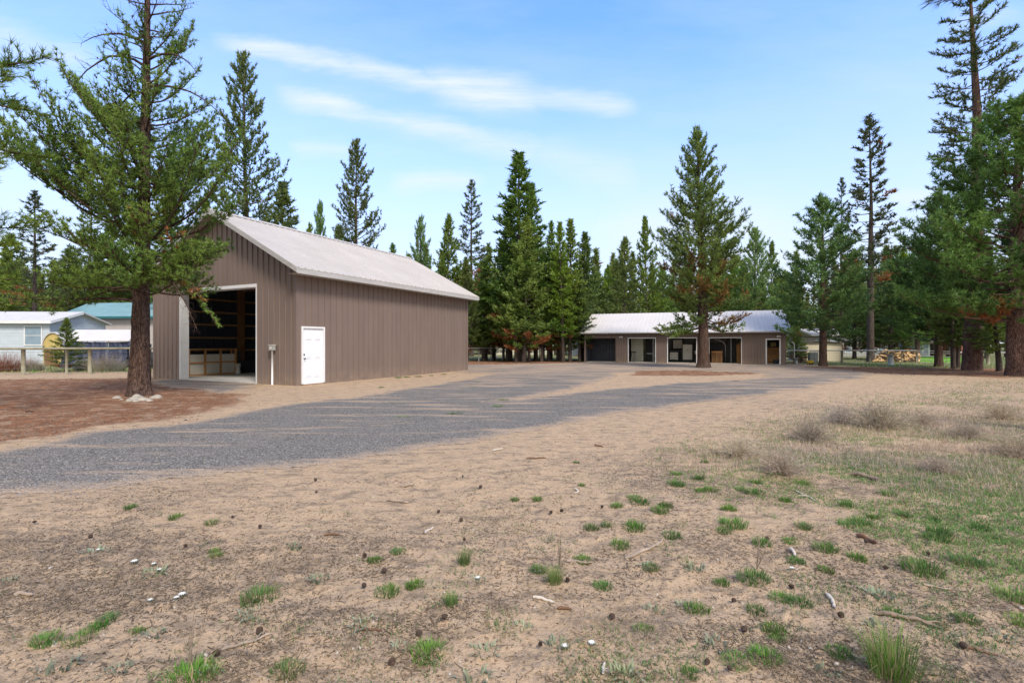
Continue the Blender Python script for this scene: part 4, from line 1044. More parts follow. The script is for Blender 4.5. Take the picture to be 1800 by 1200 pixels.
arch_shed()
def tarp():
    x, y = at(116, 31.5); e = empty('tarp_shelter', (x, y, 0), radians(-2), 'long shelter with a draped navy tarp below a white sloping top', 'shelter')
    L = 4.15; n = 60; V = []; K = []
    mz = 9
    for i in range(n+1):
        u = i/n
        for j in range(mz+1):
            v = j/mz; sagf = sin(u*pi)*.25*(v)
            z = (1.72-.06*u)*v-sagf*.35*v+(.03 if v == 0 else 0)
            yy = -.1*sin(u*38+v*5*sin(u*3))*(.4+.6*(1-v))-.06*sin(u*90+v*9)*(v)+.18*abs(sin(v*7-u*5))*v*(1-v)*2-.5*(1-v)
            V.append((u*L, yy, max(z, .02)))
    for i in range(n):
        for j in range(mz): a = i*(mz+1)+j; K.append((a, a+mz+1, a+mz+2, a+1))
    link('tarp', npmesh('tarp', np.array(V), np.array(K), M['tarp'], smooth=True), e)
    c = MB(); c.prism([(-.1, -.1, 1.72), (-.1, .8, 2.42), (-.1, .8, 2.37), (-.1, -.1, 1.67)], (L+.1, 0, 0)); c.prism([(-.1, .8, 2.42), (-.1, 2.2, 1.8), (-.1, 2.2, 1.75), (-.1, .8, 2.37)], (L-.3, 0, 0)); c.build('canopy', M['canopy'], e)
    for xx in (0, L*.33, L*.66, L-.05):
        p = MB(); p.tube([(xx, .02, 0), (xx, .02, 1.68)], .03, 8); p.build('pole', M['galv'], e)
    for xx in (0, L-.05):
        p = MB(); p.tube([(xx, 2.1, 0), (xx, 2.1, 1.75)], .03, 8); p.build('pole', M['galv'], e)
    b = MB(); b.box(.1, .1, .0, L-.1, 1.9, 1.5); b.build('covered_load', M['tarp'], e)
tarp()
def wheel_thing():
    x, y = at(264, 31); e = empty('utility_trailer', (x, y, 0), radians(-5), 'dark trailer with a wheel parked behind the left corner of the barn', 'trailer')
    MB().box(-.6, 0, .45, 1.3, 1.5, 1.0).build('bed', M['darkmetal'], e)
    for yy in (-.02, 1.5):
        q = MB(); q.tube([(0, yy-.1, .33), (0, yy+.1, .33)], .33, 18); t = q.build('wheel', M['black'], e)
        q = MB(); q.tube([(0, yy-.12, .33), (0, yy+.12, .33)], .16, 12); q.build('rim', M['galv'], t)
wheel_thing()
# houses far behind the grove and behind the right fence
x0, y0 = at(872, 66)
house('far_house', x0, y0, radians(-3), 7.6, 6, 2.3, 1.1, M['cream'], M['roof2'], 'distant white-roofed house with a dark porch seen between the grove trunks', [('f', .8, 1.8, .8, 1.9), ('f', 2.6, 3.9, .1, 2.0), ('f', 4.8, 6.4, .8, 1.9)], 'greytrim', .4)
x0, y0 = at(1001, 62)
house('far_cottage', x0, y0, radians(-3), 2.4, 4, 2.5, .7, M['paleblue'], M['roof2'], 'distant pale cottage wall with a white window at the left end of the low shed', [('f', .7, 1.7, 1.2, 2.2)], 'trim', .25)
x0, y0 = at(1478, 58)
house('far_grey_house', x0, y0, radians(-2), 5.6, 5, 1.6, .6, M['grey'], M['darkroof'], 'low grey house with white-framed windows behind the right fence', [('f', .5, 1.1, .5, 1.1), ('f', 2.5, 3.4, .5, 1.1), ('f', 4.2, 5.0, .5, 1.1)], 'browntrim', .3)
x0, y0 = at(1430, 54)
house('far_white_house', x0, y0, radians(-2), 3.2, 5, 2.5, .6, M['pinkgrey'], M['greytrim'], 'pale house partly hidden behind the cream outbuilding roof', [('f', .4, 1.2, 1.4, 2.1), ('f', 1.8, 2.7, 1.4, 2.1)], 'trim', .3)
x0, y0 = at(1608, 58)
house('framed_porch', x0, y0, radians(-2), 1.7, 3, 1.7, .5, M['paleblue'], M['darkroof'], 'pale blue glazed porch behind the fence beside the bright lawn', [('f', .2, .75, .3, 1.5), ('f', .95, 1.5, .3, 1.5)], 'browntrim', .35, 'porch')
x0, y0 = at(1690, 66)
house('brick_shed', x0, y0, radians(2), 1.6, 3, 1.7, .5, simple('brick_red', (.25, .10, .07), .8), M['roof2'], 'small brick-red shed seen between trunks beyond the lawn', [('f', .5, 1.1, .6, 1.3)], 'trim', .2, 'shed')
# cream outbuilding with a low sloped roof
def outbuilding():
    x, y = at(1407, 43.3); e = empty('cream_outbuilding', (x, y, 0), radians(-6), 'small cream outbuilding with a low dark roof right of the long shed', 'outbuilding')
    L = 3.35; MB().prism([(0, 0, 0), (L, 0, 0), (L, 0, 1.52), (L*.55, 0, 1.62), (0, 0, 1.62)], (0, 2.4, 0)).build('wall', M['beige'], e)
    MB().prism([(-.15, -.2, 1.63), (L*.55, -.2, 1.68), (L+.2, -.2, 1.53), (L+.2, -.2, 1.60), (L*.55, -.2, 1.75), (-.15, -.2, 1.70)], (0, 2.8, 0)).build('roof', M['darkroof'], e)
    q = MB(); q.box(L+.0, .0, 0, L+.1, .12, 1.5); q.build('post', M['lumber'], e)
outbuilding()
def pallets():
    x, y = at(1404, 40.5); e = empty('pallet_stack', (x, y, 0), radians(-8), 'stack of brown wooden pallets standing beside the cream outbuilding', 'pallets')
    for i in range(7):
        q = MB()
        for j in range(5): q.box(0, j*.2, i*.13+.10, .62, j*.2+.13, i*.13+.12)
        for xx in (0, .27, .54): q.box(xx, 0, i*.13+.01, xx+.08, .95, i*.13+.098)
        q.build('pallet', M['logbark'] if i % 3 else M['lumber'], e)
    x, y = at(1424, 40.2); e = empty('wire_crate', (x, y, 0), radians(-5), 'grey wire crate standing between the pallets and the pine trunk', 'crate')
    q = MB()
    for i in range(6): q.box(i*.14, 0, .05, i*.14+.02, .02, .88)
    q.build('bars', M['galv'], e)
    q = MB(); q.box(-.02, -.01, .02, .75, .6, .05); q.box(-.02, -.02, .85, .75, -.001, .9); q.box(-.02, -.02, .42, .75, -.001, .47); q.build('frame', M['galv'], e)
    q = MB(); q.box(.05, .1, .06, .68, .5, .8); q.build('contents', M['grey'], e)
    x, y = at(1423, 36.5); e = empty('toy_cart', (x, y, 0), 0, 'small yellow tub on the ground by the fence near the pallets', 'tub')
    q = MB(); q.prism([(-.12, -.1, .08), (.2, -.1, .08), (.24, -.13, .32), (-.16, -.13, .26)], (0, .26, 0)); q.build('tub', M['yellow'], e, bevel=.01)
    q = MB(); q.tube([(-.05, -.13, .07), (-.05, .18, .07)], .06, 8); q.tube([(.14, -.13, .07), (.14, .18, .07)], .06, 8); q.build('wheels', M['black'], e); e.name = 'yellow_tub'
pallets()
def woodpile():
    x, y = at(1545, 41.2); e = empty('woodpile', (x, y, 0), radians(-2), 'heap of split orange firewood behind the right fence', 'firewood')
    r = random.Random(4); q = MB(); b = MB(); W_ = 3.2
    for k in range(330):
        xx = r.uniform(.0, W_); hh = .95*min(1, (xx+.25)/.75)*min(1, (W_-xx+.35)/.4); z = r.uniform(.05, 1)*hh; a = r.uniform(-.9, .9); t = r.uniform(-.6, .6); l = r.uniform(.13, .24); yy = r.uniform(-.2, .3)+.25*z
        dx, dz = l*cos(a), l*sin(a)*.5; s = r.uniform(.05, .085)
        m_ = q if r.random() < .68 else b
        m_.tube([(xx-dx, yy-t*.2, max(.04, z-dz)), (xx+dx, yy+t*.2, z+dz)], s, 4)
    q.build('split_logs', M['logwood'], e); b.build('bark_logs', M['logbark'], e)
    # a few pieces thrown to the left
    for i in range(9):
        a, bq = at(1537+r.uniform(-8, 12), 40.6+r.uniform(-.5, .5)); k = empty('firewood_log', (a, bq, .0), r.uniform(-1, 1), 'loose split log fallen to the left of the firewood heap', 'log', 'loose logs left of the firewood heap')
        q = MB(); q.tube([(-.2, 0, .08), (.2, 0, .12+r.uniform(0, .25))], .07, 4); q.build('wood', M['logwood'], k)
woodpile()
def stump():
    x, y = at(1565.5, 35.5); e = empty('stump', (x, y, 0), 0, 'short grey weathered stump standing in front of the firewood heap', 'stump')
    q = MB(); q.tube([(0, 0, -.02), (.02, 0, .2), (0, 0, .5), (.03, 0, .72)], [.2, .15, .16, .13], 12); q.build('wood', M['galv'], e, True)
    q = MB(); q.tube([(.03, 0, .72), (.03, 0, .8)], [.1, .03], 8); q.build('top', M['rock'], e, True)
    x, y = at(1396, 38.5); e = empty('pale_post', (x, y, 0), 0, 'pale bent pipe post beside the right end of the long shed', 'post')
    q = MB(); q.tube([(0, 0, 0), (0, 0, 1.35), (-.05, 0, 1.55), (-.2, 0, 1.62)], .05, 8); q.build('pipe', M['pale_pipe'], e, True); q = MB(); q.box(-.1, -.1, 0, .1, .1, .1); q.build('footing', M['concrete'], e)
    x, y = at(1399, 37.5); e = empty('grey_bin', (x, y, 0), 0, 'small grey bin standing by the pale post', 'bin')
    q = MB(); q.tube([(0, 0, 0), (0, 0, .42)], [.12, .16], 12); q.build('body', M['galv'], e, True); q = MB(); q.tube([(0, 0, .42), (0, 0, .46)], .17, 12); q.build('lid', M['grey'], e)
stump()

def fence(name, pts, posts, rail_z, rail_r, post_r, post_m, rail_m, label, wires=(.2, .4, .6, .8, 1.0), step=.18, railseg=True, post_h=None):
    """posts and a top rail along a ground line, woven wire below"""
    p0 = pts[0]; e = empty(name, (p0[0], p0[1], 0), 0, label, 'fence')
    loc = [(p[0]-p0[0], p[1]-p0[1]) for p in pts]
    q = MB(); q.tube([(a, b, rail_z) for a, b in loc], rail_r, 8); q.build('rail', rail_m, e, True)
    for a, b, r_ in posts:
        m_ = MB(); m_.tube([(a-p0[0], b-p0[1], 0), (a-p0[0], b-p0[1], (post_h or rail_z)*.5), (a-p0[0], b-p0[1], (post_h or rail_z-rail_r*.8))], [r_*1.05, r_, r_], 10); m_.build('post', post_m, e, True)
    w = MB()
    for (a, b), (c, d) in zip(loc[:-1], loc[1:]):
        for z in wires: w.tube([(a, b, z), (c, d, z)], .006, 3, False)
        n = int(math.hypot(c-a, d-b)/step)
        for k in range(n+1):
            t = k/max(n, 1); w.tube([(a+(c-a)*t, b+(d-b)*t, .02), (a+(c-a)*t, b+(d-b)*t, wires[-1])], .004, 3, False)
    w.build('wire_mesh', M['wire'], e); return e
l0 = at(-120, 23.3); l1 = at(272, 26.2)
def lerp(a, b, t): return (a[0]+(b[0]-a[0])*t, a[1]+(b[1]-a[1])*t)
def on(px): # point of the left fence under a photo column
    k = (px-900)/880; t = (l0[0]-k*l0[1])/(k*(l1[1]-l0[1])-(l1[0]-l0[0])); return lerp(l0, l1, t)
fence('post_and_rail_fence', [l0, l1], [on(41)+(.085,), on(117)+(.055,), on(158)+(.085,), on(262)+(.08,), on(-40)+(.085,)], 1.28, .055, .08, M['olivewood'], M['olivewood'], 'round-wood rail fence with wire mesh left of the barn', (.1, .3, .5, .7, .9, 1.1), .3)
a0 = at(1384, 37.6); a1 = at(1611, 37.4)
fence('pale_rail_fence', [a0, a1], [at(1395, 37.6)+(.04,), at(1480, 37.5)+(.09,), at(1529, 37.5)+(.06,), at(1560, 37.5)+(.04,), at(1585, 37.5)+(.04,), at(1611, 37.4)+(.05,)], 1.0, .04, .05, M['olivewood'], M['pale_pipe'], 'wire fence with a pale top rail running in front of the firewood heap')
b0_ = at(1681, 36.6); b1_ = at(1840, 35.5)
fence('pale_rail_fence', [b0_, b1_], [at(1681, 36.6)+(.05,), at(1737, 36.2)+(.1,), at(1778, 36)+(.1,), at(1815, 35.7)+(.08,)], .87, .04, .05, M['olivewood'], M['pale_pipe'], 'wire fence with a pale top rail at the far right, behind the stout red trunks')
# dark metal gate between them
e = empty('farm_gate', a1+(0,), 0, 'dark metal farm gate in front of the bright lawn', 'gate')
q = MB(); dx, dy = b0_[0]-a1[0], b0_[1]-a1[1]
for z in (.12, .35, .6, .85, 1.0): q.tube([(0.05, 0, z), (dx-.05, dy, z-.08)], .018, 6)
q.build('bars', M['wire'], e)
for t in (.03, .47, .5, .97):
    q = MB(); q.tube([(dx*t, dy*t, .08), (dx*t, dy*t, 1.0)], .025, 6); q.build('upright', M['wire'], e)
c0 = at(812, 41); c1 = at(948, 45.5)
fence('chain_link_fence', [c0, c1, at(1030, 49)], [lerp(c0, c1, t)+(.04,) for t in (.06, .2, .35, .5, .66, .82, 1)], 1.13, .03, .05, M['wire'], M['galv'], 'thin wire fence with a grey top rail behind the grove', (.2, .45, .7, .95), .4)

# ---------------------------------------------------------------- ground plants and debris
R = np.random.default_rng(77)
def grass_mesh(name, n, h, spread, w, mat, rng, lean=.5, deadf=.12, tint=(.2, .9), seg=2):
    a = rng.uniform(0, 2*pi, n); r0 = spread*.45*np.sqrt(rng.uniform(0, 1, n)); L = h*rng.uniform(.45, 1.1, n)
    ln = lean*rng.uniform(.1, 1, n)*(.4+r0/(spread*.45+1e-6)*.6); az = a+rng.normal(0, .5, n)
    base = np.stack([r0*np.cos(a), r0*np.sin(a), np.full(n, -.01)], 1)
    dh = np.stack([np.cos(az), np.sin(az), np.zeros(n)], 1)
    sd = np.stack([-np.sin(az), np.cos(az), np.zeros(n)], 1)*(w*rng.uniform(.6, 1.2, n))[:, None]*.5
    mid = base+dh*(ln*L*.35)[:, None]+np.array([0, 0, 1.])*(L*.6)[:, None]
    tip = base+dh*(ln*L)[:, None]+np.array([0, 0, 1.])*(L*np.sqrt(np.maximum(.1, 1-ln*ln*.7)))[:, None]
    V = np.stack([base-sd, base+sd, mid+sd*.8, mid-sd*.8, tip], 1).reshape(-1, 3)
    i = np.arange(n)*5
    K = np.concatenate([np.stack([i, i+1, i+2], 1), np.stack([i, i+2, i+3], 1), np.stack([i+3, i+2, i+4], 1)])
    t = rng.uniform(*tint, n); d = (rng.uniform(size=n) < deadf)*rng.uniform(.5, 1, n)
    T = np.repeat(np.stack([t, d, t, np.ones(n)], 1), 5, 0)
    return npmesh(name, V, K, mat, tint=T)
tuft_lib = [grass_mesh('blades', 260, .075, .24, .0060, M['grass'], R, 1.25, .14, (.0, 1.)) for _ in range(4)]
tall_lib = [grass_mesh('blades', 330, .25, .22, .0045, M['grass'], R, 1.0, .25, (.1, 1.)) for _ in range(2)]
dark_lib = [grass_mesh('blades', 220, .075, .22, .0065, M['grass'], R, 1.0, .05, (0, .5)) for _ in range(2)]
silver_lib = [grass_mesh('leaves', 34, .055, .15, .014, M['silver'], R, 1.3, .1) for _ in range(2)]
def ground_z(x, y): return float(relief(np.array([x]), np.array([y]))[0])
def put(name, me, px, py, s, label, cat, group=None, child='blades', sz=None):
    x, y = gd(px, py); e = empty(name, (x, y, ground_z(x, y)), random.uniform(0, 6.28), label, cat, group); e.scale = (s, s, sz or s)
    link(child, me, e); return e
GT = 'small green grass tufts scattered on the sand'
# distinct tufts at their places
special = [
 ('T', 1568, 1192, .95, 'big tall green grass tuft at the bottom right edge of the photo'),
 ('T', 816, 992, .42, 'upright green grass tuft standing alone on sand in the middle foreground'),
 ('T', 975, 1027, .47, 'bright upright grass tuft beside a bent stick in the middle foreground'),
 ('T', 793, 1070, .32, 'small upright yellow-green tuft below the middle of the foreground'),
 ('G', 457, 1052, 1.0, 'round bright green tuft with a dry stem in the left foreground'),
 ('G', 335, 1192, 1.0, 'large green tuft at the bottom edge left of centre'),
 ('G', 505, 1178, .7, 'green tuft at the bottom edge, right of the largest bottom-left tuft'),
 ('D', 680, 1045, .75, 'small dark blue-green tuft left of centre in the foreground'),
 ('G', 753, 1150, .8, 'fluffy green tuft low in the centre-left foreground'),
 ('G', 1780, 1048, .9, 'wide green tuft at the right edge of the foreground'),
 ('D', 1622, 1000, 1.2, 'wide dark green tuft in the right foreground above the long weathered branch'),
 ('G', 1325, 1018, .9, 'green tuft beside a stick in the right-centre foreground'),
]
for kk, px, py, s, lab in special:
    lib = {'T': tall_lib, 'G': tuft_lib, 'D': dark_lib}[kk]; put('grass_tuft', lib[int(px) % len(lib)], px, py, s, lab, 'grass tuft')
more = [(378,966),(380,975),(372,922),(700,974),(905,878),(945,878),(1022,852),(1013,812),(1116,875),(1125,884),(1160,902),(1170,892),(1085,888),(1188,853),(1190,832),(1039,930),(1114,930),(1181,945),(1090,963),(1025,985),(1145,1002),(1060,1030),
 (1280,898),(1240,812),(1232,864),(1250,862),(1300,862),(1327,868),(1228,843),(1330,850),(1272,935),(1340,955),(1290,925),(1412,850),(1486,888),(1536,910),(1490,925),(1412,928),(1390,952),(1400,987),(1450,998),(1508,980),(1330,1075),(1405,1060),(1373,1050),(1268,1022),(1225,1072),(1360,1110),(1365,1128),(1345,1165),(1295,1168),(1215,1190),(1132,1108),(1645,950),(1650,940),(1700,990),(1745,945),(1640,910),(1590,905),(1720,925),
 (1700,1092),(1640,1095),(1795,1092),(190,1085),(230,895),(310,912),(240,1108),(82,1125),(140,1120),(170,1100),(660,990),(730,1035),(945,1005),(1070,925),(1512,920),(1560,870),(1380,880),(1570,1080),(1450,965),(1475,1155),
 (708,734),(798,728),(876,715),(813,686),(1293,670),(884,703),(830,680),(690,709),(670,681),(700,664),(715,663),(735,662),(758,660),(780,658),(893,652),(885,653),(810,692),(838,672)]
for i, (px, py) in enumerate(more):
    lib = tuft_lib+dark_lib if i % 3 else dark_lib+tuft_lib[:1]
    s = random.uniform(.38, .7)*(1.45 if px > 1050 and py < 1000 else 1) if py > 800 else random.uniform(1.0, 1.7)
    put('grass_tuft', lib[i % len(lib)], px, py, s, 'small green grass tuft growing on bare sand or gravel' , 'grass tuft', GT, sz=s*(1 if py > 800 else .5))
for i, (px, py) in enumerate([(20,1018),(170,968),(275,1005),(440,1082),(270,1115),(100,1172),(210,1178),(370,1180),(1200,1062),(1148,1070),(840,1022),(950,1002),(1135,1000),(980,1142),(850,1150),(830,1195),(1255,1142),(1220,1000),(1100,1190),(1540,1100),(1545,1045),(1450,1180),(1760,1120),(640,1100),(560,1022),(520,965),(700,1140),(920,1110)]):
    put('silver_plant', silver_lib[i % 2], px, py, random.uniform(.6, 1.1), 'small silvery-green rosette weed lying flat on the sand', 'weed', 'silvery rosette weeds on the sand', 'leaves')
# star-shaped white flowers
def flower_mesh():
    V = []; K = []
    for k in range(11):
        a = 2*pi*k/11; u = (cos(a), sin(a)); l = .042; w_ = .007; b = len(V)
        V += [(0, 0, .012), (u[0]*l*.5-u[1]*w_, u[1]*l*.5+u[0]*w_, .022), (u[0]*l, u[1]*l, .018), (u[0]*l*.5+u[1]*w_, u[1]*l*.5-u[0]*w_, .022)]; K.append((b, b+1, b+2, b+3))
    return npmesh('petals', np.array(V), np.array(K), M['petal'])
fm = flower_mesh(); fl = grass_mesh('leaves', 16, .05, .06, .009, M['silver'], R, 1.3, .0)
for i, (px, py) in enumerate([(173,968),(236,993),(270,995),(280,1003),(264,1056),(310,1052),(320,1046),(840,1022),(1040,1140),(993,1143),(1392,1000)]):
    x, y = gd(px, py); e = empty('wildflower', (x, y, ground_z(x, y)+.015), random.uniform(0, 6), 'small white star-shaped flower lying open on the sand', 'flower', 'white star flowers on the sand')
    s = random.uniform(.4, .65); e.scale = (s, s, s); link('petals', fm, e); link('leaves', fl, e)
# sticks
def stick(px0, py0, px1, py1, rad, mat, label, name='dead_branch', bend=.05, sub=0, group=None):
    a = gd(px0, py0); b = gd(px1, py1); r = random.Random(int(px0*7+py0)); n = 9; rad *= .85
    e = empty(name, (a[0], a[1], 0), 0, label, 'branch', group); L = math.hypot(b[0]-a[0], b[1]-a[1]); P = []
    ux, uy = (b[0]-a[0])/L, (b[1]-a[1])/L
    for i in range(n):
        t = i/(n-1); o = bend*L*sin(t*pi)+r.uniform(-.012, .012)*min(1, L*3)
        x, y = L*t*ux-o*uy, L*t*uy+o*ux
        P.append((x, y, ground_z(a[0]+x, a[1]+y)+rad*.75+r.uniform(0, .3)*rad))
    m_ = MB(); m_.tube(P, [rad*(.35 if i == n-1 else .6 if i == 0 else 1)*(1-.35*i/(n-1))*r.uniform(.8, 1.15) for i in range(n)], 8); o = m_.build('wood', mat, e, True)
    if sub:
        m_ = MB()
        for k in range(sub):
            p = P[r.randrange(2, n)]; a_ = r.uniform(0, 6.28); l = r.uniform(.08, .25)*min(1, L*1.5)
            m_.tube([p, (p[0]+cos(a_)*l*.6, p[1]+sin(a_)*l*.6, p[2]+l*.15), (p[0]+cos(a_)*l, p[1]+sin(a_)*l, p[2]+l*.08)], [rad*.45, rad*.3, rad*.15], 5)
        m_.build('twigs', mat, e, True)
    return e
stick(1494, 836, 1545, 849, .032, M['stickdk2'], 'short pale log lying in green weeds at the right')
stick(1541, 1078, 1656, 1106, .018, M['stickdk2'], 'long weathered grey branch lying in the right foreground', bend=.02, sub=2)
stick(1508, 944, 1542, 962, .022, M['stickdark'], 'short brown curved piece of bark in the right foreground')
stick(1454, 1045, 1467, 1069, .014, M['bleached'], 'small bleached stick pointing down, right of centre in the foreground')
stick(1390, 968, 1399, 980, .017, M['bleached'], 'white chunk of wood above a green tuft in the right foreground', bend=0)
stick(1010, 858, 1007, 868, .013, M['bleached'], 'curved white stick beside a green tuft in the centre', bend=.2)
stick(1098, 986, 1165, 950, .016, M['stick'], 'long thin pale stick slanting up to the right in the centre foreground', bend=-.06, sub=3)
stick(996, 994, 1040, 990, .014, M['stick'], 'bent stick just right of the bright upright grass tuft', bend=.15, sub=2)
stick(938, 1058, 975, 1066, .014, M['bleached'], 'pale stick on bare sand below the bright upright tuft')
stick(980, 1078, 1005, 1078, .013, M['stickdark'], 'short dark stick below the pale stick in the centre foreground')
stick(390, 1144, 478, 1113, .010, M['stick'], 'long thin buff stick in the bottom left foreground', bend=-.05, sub=2)
stick(865, 794, 885, 790, .018, M['bleached'], 'small white stick near the edge of the gravel')
stick(1045, 785, 1061, 787, .018, M['stickdark'], 'small brown stick on the sand below the gravel edge')
stick(706, 854, 728, 850, .016, M['stick'], 'grey stick on the sand left of centre')
stick(680, 880, 720, 884, .014, M['stick'], 'thin grey stick amid dark litter left of centre', sub=2)
stick(745, 938, 763, 925, .012, M['bleached'], 'bleached twig slanting in dark litter near the centre')
stick(925, 808, 960, 806, .013, M['stickdark'], 'thin dark twig on sand just above the centre foreground')
stick(1060, 1192, 1064, 1170, .011, M['bleached'], 'forked pale twig at the bottom edge near the centre', sub=2)
stick(1622, 1027, 1680, 1034, .010, M['stick'], 'thin grey twig near the wide dark tuft at right', sub=3)
stick(1398, 862, 1436, 881, .012, M['bleached'], 'forked bleached twig in front of the weeds at right', sub=3)
stick(1690, 1140, 1760, 1158, .010, M['stickdark'], 'thin brown twig at the lower right corner', sub=2)
stick(626, 1112, 672, 1110, .008, M['stickdark'], 'thin dark twig in the lower left-centre foreground', sub=2)
stick(570, 946, 597, 944, .012, M['stickdark'], 'dark stick on the sand left of centre foreground')
stick(25, 1050, 58, 1048, .018, M['stick'], 'short curved piece of bark at the left edge of the foreground')
stick(45, 726, 60, 724, .03, M['stickdark'], 'dark bark piece in the brown litter left of the near pine')
# dry upright stems
def dry_stem(px, py, h, lab, lean=.2):
    x, y = gd(px, py); e = empty('dry_weed', (x, y, 0), random.uniform(-.3, .3), lab, 'dry weed'); m_ = MB(); r = random.Random(int(px))
    for k in range(5):
        a = r.uniform(-.5, .5); t = lean+r.uniform(-.2, .25); l = h*r.uniform(.5, 1)
        P = [(0, 0, 0), (t*l*.4, a*.1, l*.45), (t*l, a*.2, l)]; m_.tube(P, [.0035, .0028, .0012], 4)
        for j in range(4):
            q = r.uniform(.4, 1); p = (t*l*q, a*.2*q, l*q); b = r.uniform(-1, 1); m_.tube([p, (p[0]+b*.05, p[1]+r.uniform(-.03, .03), p[2]+.05)], [.0018, .0008], 3)
    m_.build('stems', M['stick'], e)
dry_stem(467, 1035, .42, 'dry branching stem rising from the round green tuft in the left foreground', .35)
dry_stem(335, 1172, .36, 'dry upright stems rising from the large green tuft at the bottom left', .1)
dry_stem(1330, 1000, .3, 'thin dry stems standing in the right foreground', .1)
dry_stem(985, 1000, .3, 'thin straw-coloured stalk behind the bright upright tuft', .0)
# grey bushes at right
def bush_mesh(seed, n, h, w, mat, tint=(.1, .9), green=0):
    rng = np.random.default_rng(seed)
    a = rng.uniform(0, 2*pi, n); e = np.radians(rng.uniform(12, 88, n)); L = rng.uniform(.35, 1, n)
    base = np.stack([.12*w*np.cos(a), .12*w*np.sin(a), np.zeros(n)], 1)*rng.uniform(0, 1, (n, 1))
    d = np.stack([np.cos(a)*np.cos(e)*w, np.sin(a)*np.cos(e)*w, np.sin(e)*h], 1)
    Vs = []; Ts = []
    pts = [base+d*L[:, None]*f+rng.normal(0, .015, (n, 3)) for f in (0, .5, 1)]
    for p, q, wd in ((pts[0], pts[1], .010), (pts[1], pts[2], .006)):
        sd = unit(np.cross(q-p, rng.normal(size=p.shape)))*wd*.5
        V = np.stack([p-sd, p+sd, q], 1).reshape(-1, 3); Vs.append(V)
    for rep in range(3):
        f = rng.uniform(.35, 1, (n, 1)); p = pts[1]*(1-f)+pts[2]*f; q = p+unit(d+rng.normal(0, .5, (n, 3)))*rng.uniform(.06, .16, (n, 1))
        sd = unit(np.cross(q-p, rng.normal(size=p.shape)))*.003
        Vs.append(np.stack([p-sd, p+sd, q], 1).reshape(-1, 3))
    V = np.concatenate(Vs); t = np.clip(np.repeat(rng.uniform(*tint, len(V)//3), 3), 0, 1)
    return npmesh('stems', V, np.arange(len(V)).reshape(-1, 3), mat, tint=np.stack([t, t*0, t, t*0+1], 1))
bl = [bush_mesh(i, 420, .5, .55, M['weed']) for i in (1, 2, 3)]
bushes = [(1545,752,1.25,'largest grey twiggy bush in the weeds at right'),(1478,745,.9,'grey twiggy bush left of the largest one at right'),(1622,745,.75,'round grey bush standing alone right of the largest one'),
 (1760,737,.9,'grey bush near the right edge below the pine litter'),(1425,775,.9,'dry grey bush low in the weeds, nearer than the others at right'),(1300,800,.8,'leftmost dry grey bush at the edge of the weeds'),
 (1375,835,.8,'nearest dry grey bush among the weeds, right of centre'),(1700,770,.8,'dry grey bush among green patches right of the short log'),(1785,800,.9,'dry grey bush at the right edge of the photo'),(1650,830,.55,'small dry bush right of the short pale log')]
for i, (px, py, s, lab) in enumerate(bushes): put('dry_bush', bl[i % 3], px, py, s, lab, 'bush', child='stems', sz=s*.8)
for px, d, w_, h_, mat, lab in ((188, 27.5, 1.5, 1.15, 'weed', 'grey twiggy shrub behind the round-rail fence beside the tarp'), (12, 27.5, 1.6, 1.3, 'redbush', 'reddish shrub behind the fence at the left edge'), (58, 28, .8, .8, 'weed', 'small grey shrub behind the fence, right of the reddish shrub'),
                          (150, 28.5, .9, .8, 'weed', 'low grey shrub behind the fence, just left of the larger grey shrub')):
    x, y = at(px, d); e = empty('shrub', (x, y, 0), 1, lab, 'shrub'); me = bush_mesh(px+5, 900, h_, w_, M[mat]); link('stems', me, e)
    me2 = grass_mesh('leaves', 260, h_*.6, w_*1.2, .03, M['silver' if mat == 'weed' else 'redbush'], R, .8, .2); link('leaves', me2, e)
# young green tree in front of the tarp and beside the shed end
for key, px, d, ty, hw, lab in (('A1', 116, 27, 560, 22, 'small young pine between the round-rail fence and the tarp'), ('A0', 1400, 39.5, 575, 17, 'small light green tree at the right end of the long shed')):
    plant_tree(key, px, d, ty, hw, lab)
# stones round the near pine
sx, sy = at(245, 14.8)
def stone(x, y, s, lab, group, sq=.6):
    r = random.Random(int(x*97+y*31)); V = []; n = 9; m_ = MB()
    e = empty('stone', (x, y, 0), r.uniform(0, 6), lab, 'stone', group); P = []; rad = []
    for i in range(6):
        t = i/5; P.append((0, 0, -.02+s*sq*t)); rad.append(s*math.sqrt(max(.02, 1-(t*.97)**2.2))*.95)
    b = len(m_.v); m_.tube(P, rad, n)
    m_.v = [(v[0]*(1+.25*(vn(v[0]*9+x, v[1]*9+v[2]*7, 3)-.5)*2), v[1]*(.85+.3*(vn(v[0]*9, v[1]*8+v[2]*9+y, 4))), v[2]+(vn(v[0]*14, v[1]*14, 5)-.5)*s*.3) for v in m_.v]
    m_.build('rock', M['rock'], e, False, .01)
for i, (px, py, s) in enumerate([(208,699,.12),(236,702,.16),(250,703,.17),(244,697,.15),(258,703,.15),(276,699,.17),(266,704,.1),(230,704,.1),(241,705,.09),(215,702,.07)]):
    x, y = gd(px, py); stone(x, y-.05, s, 'pale stone lying at the foot of the near pine trunk', 'pale stones round the near pine trunk')
for px, py, lab in ((1002, 634, 'small pale stone on litter below the grove'), (874, 628, 'pale rock on the grass behind the thin wire fence')):
    x, y = gd(px, py); stone(x, y, .22, lab, None)
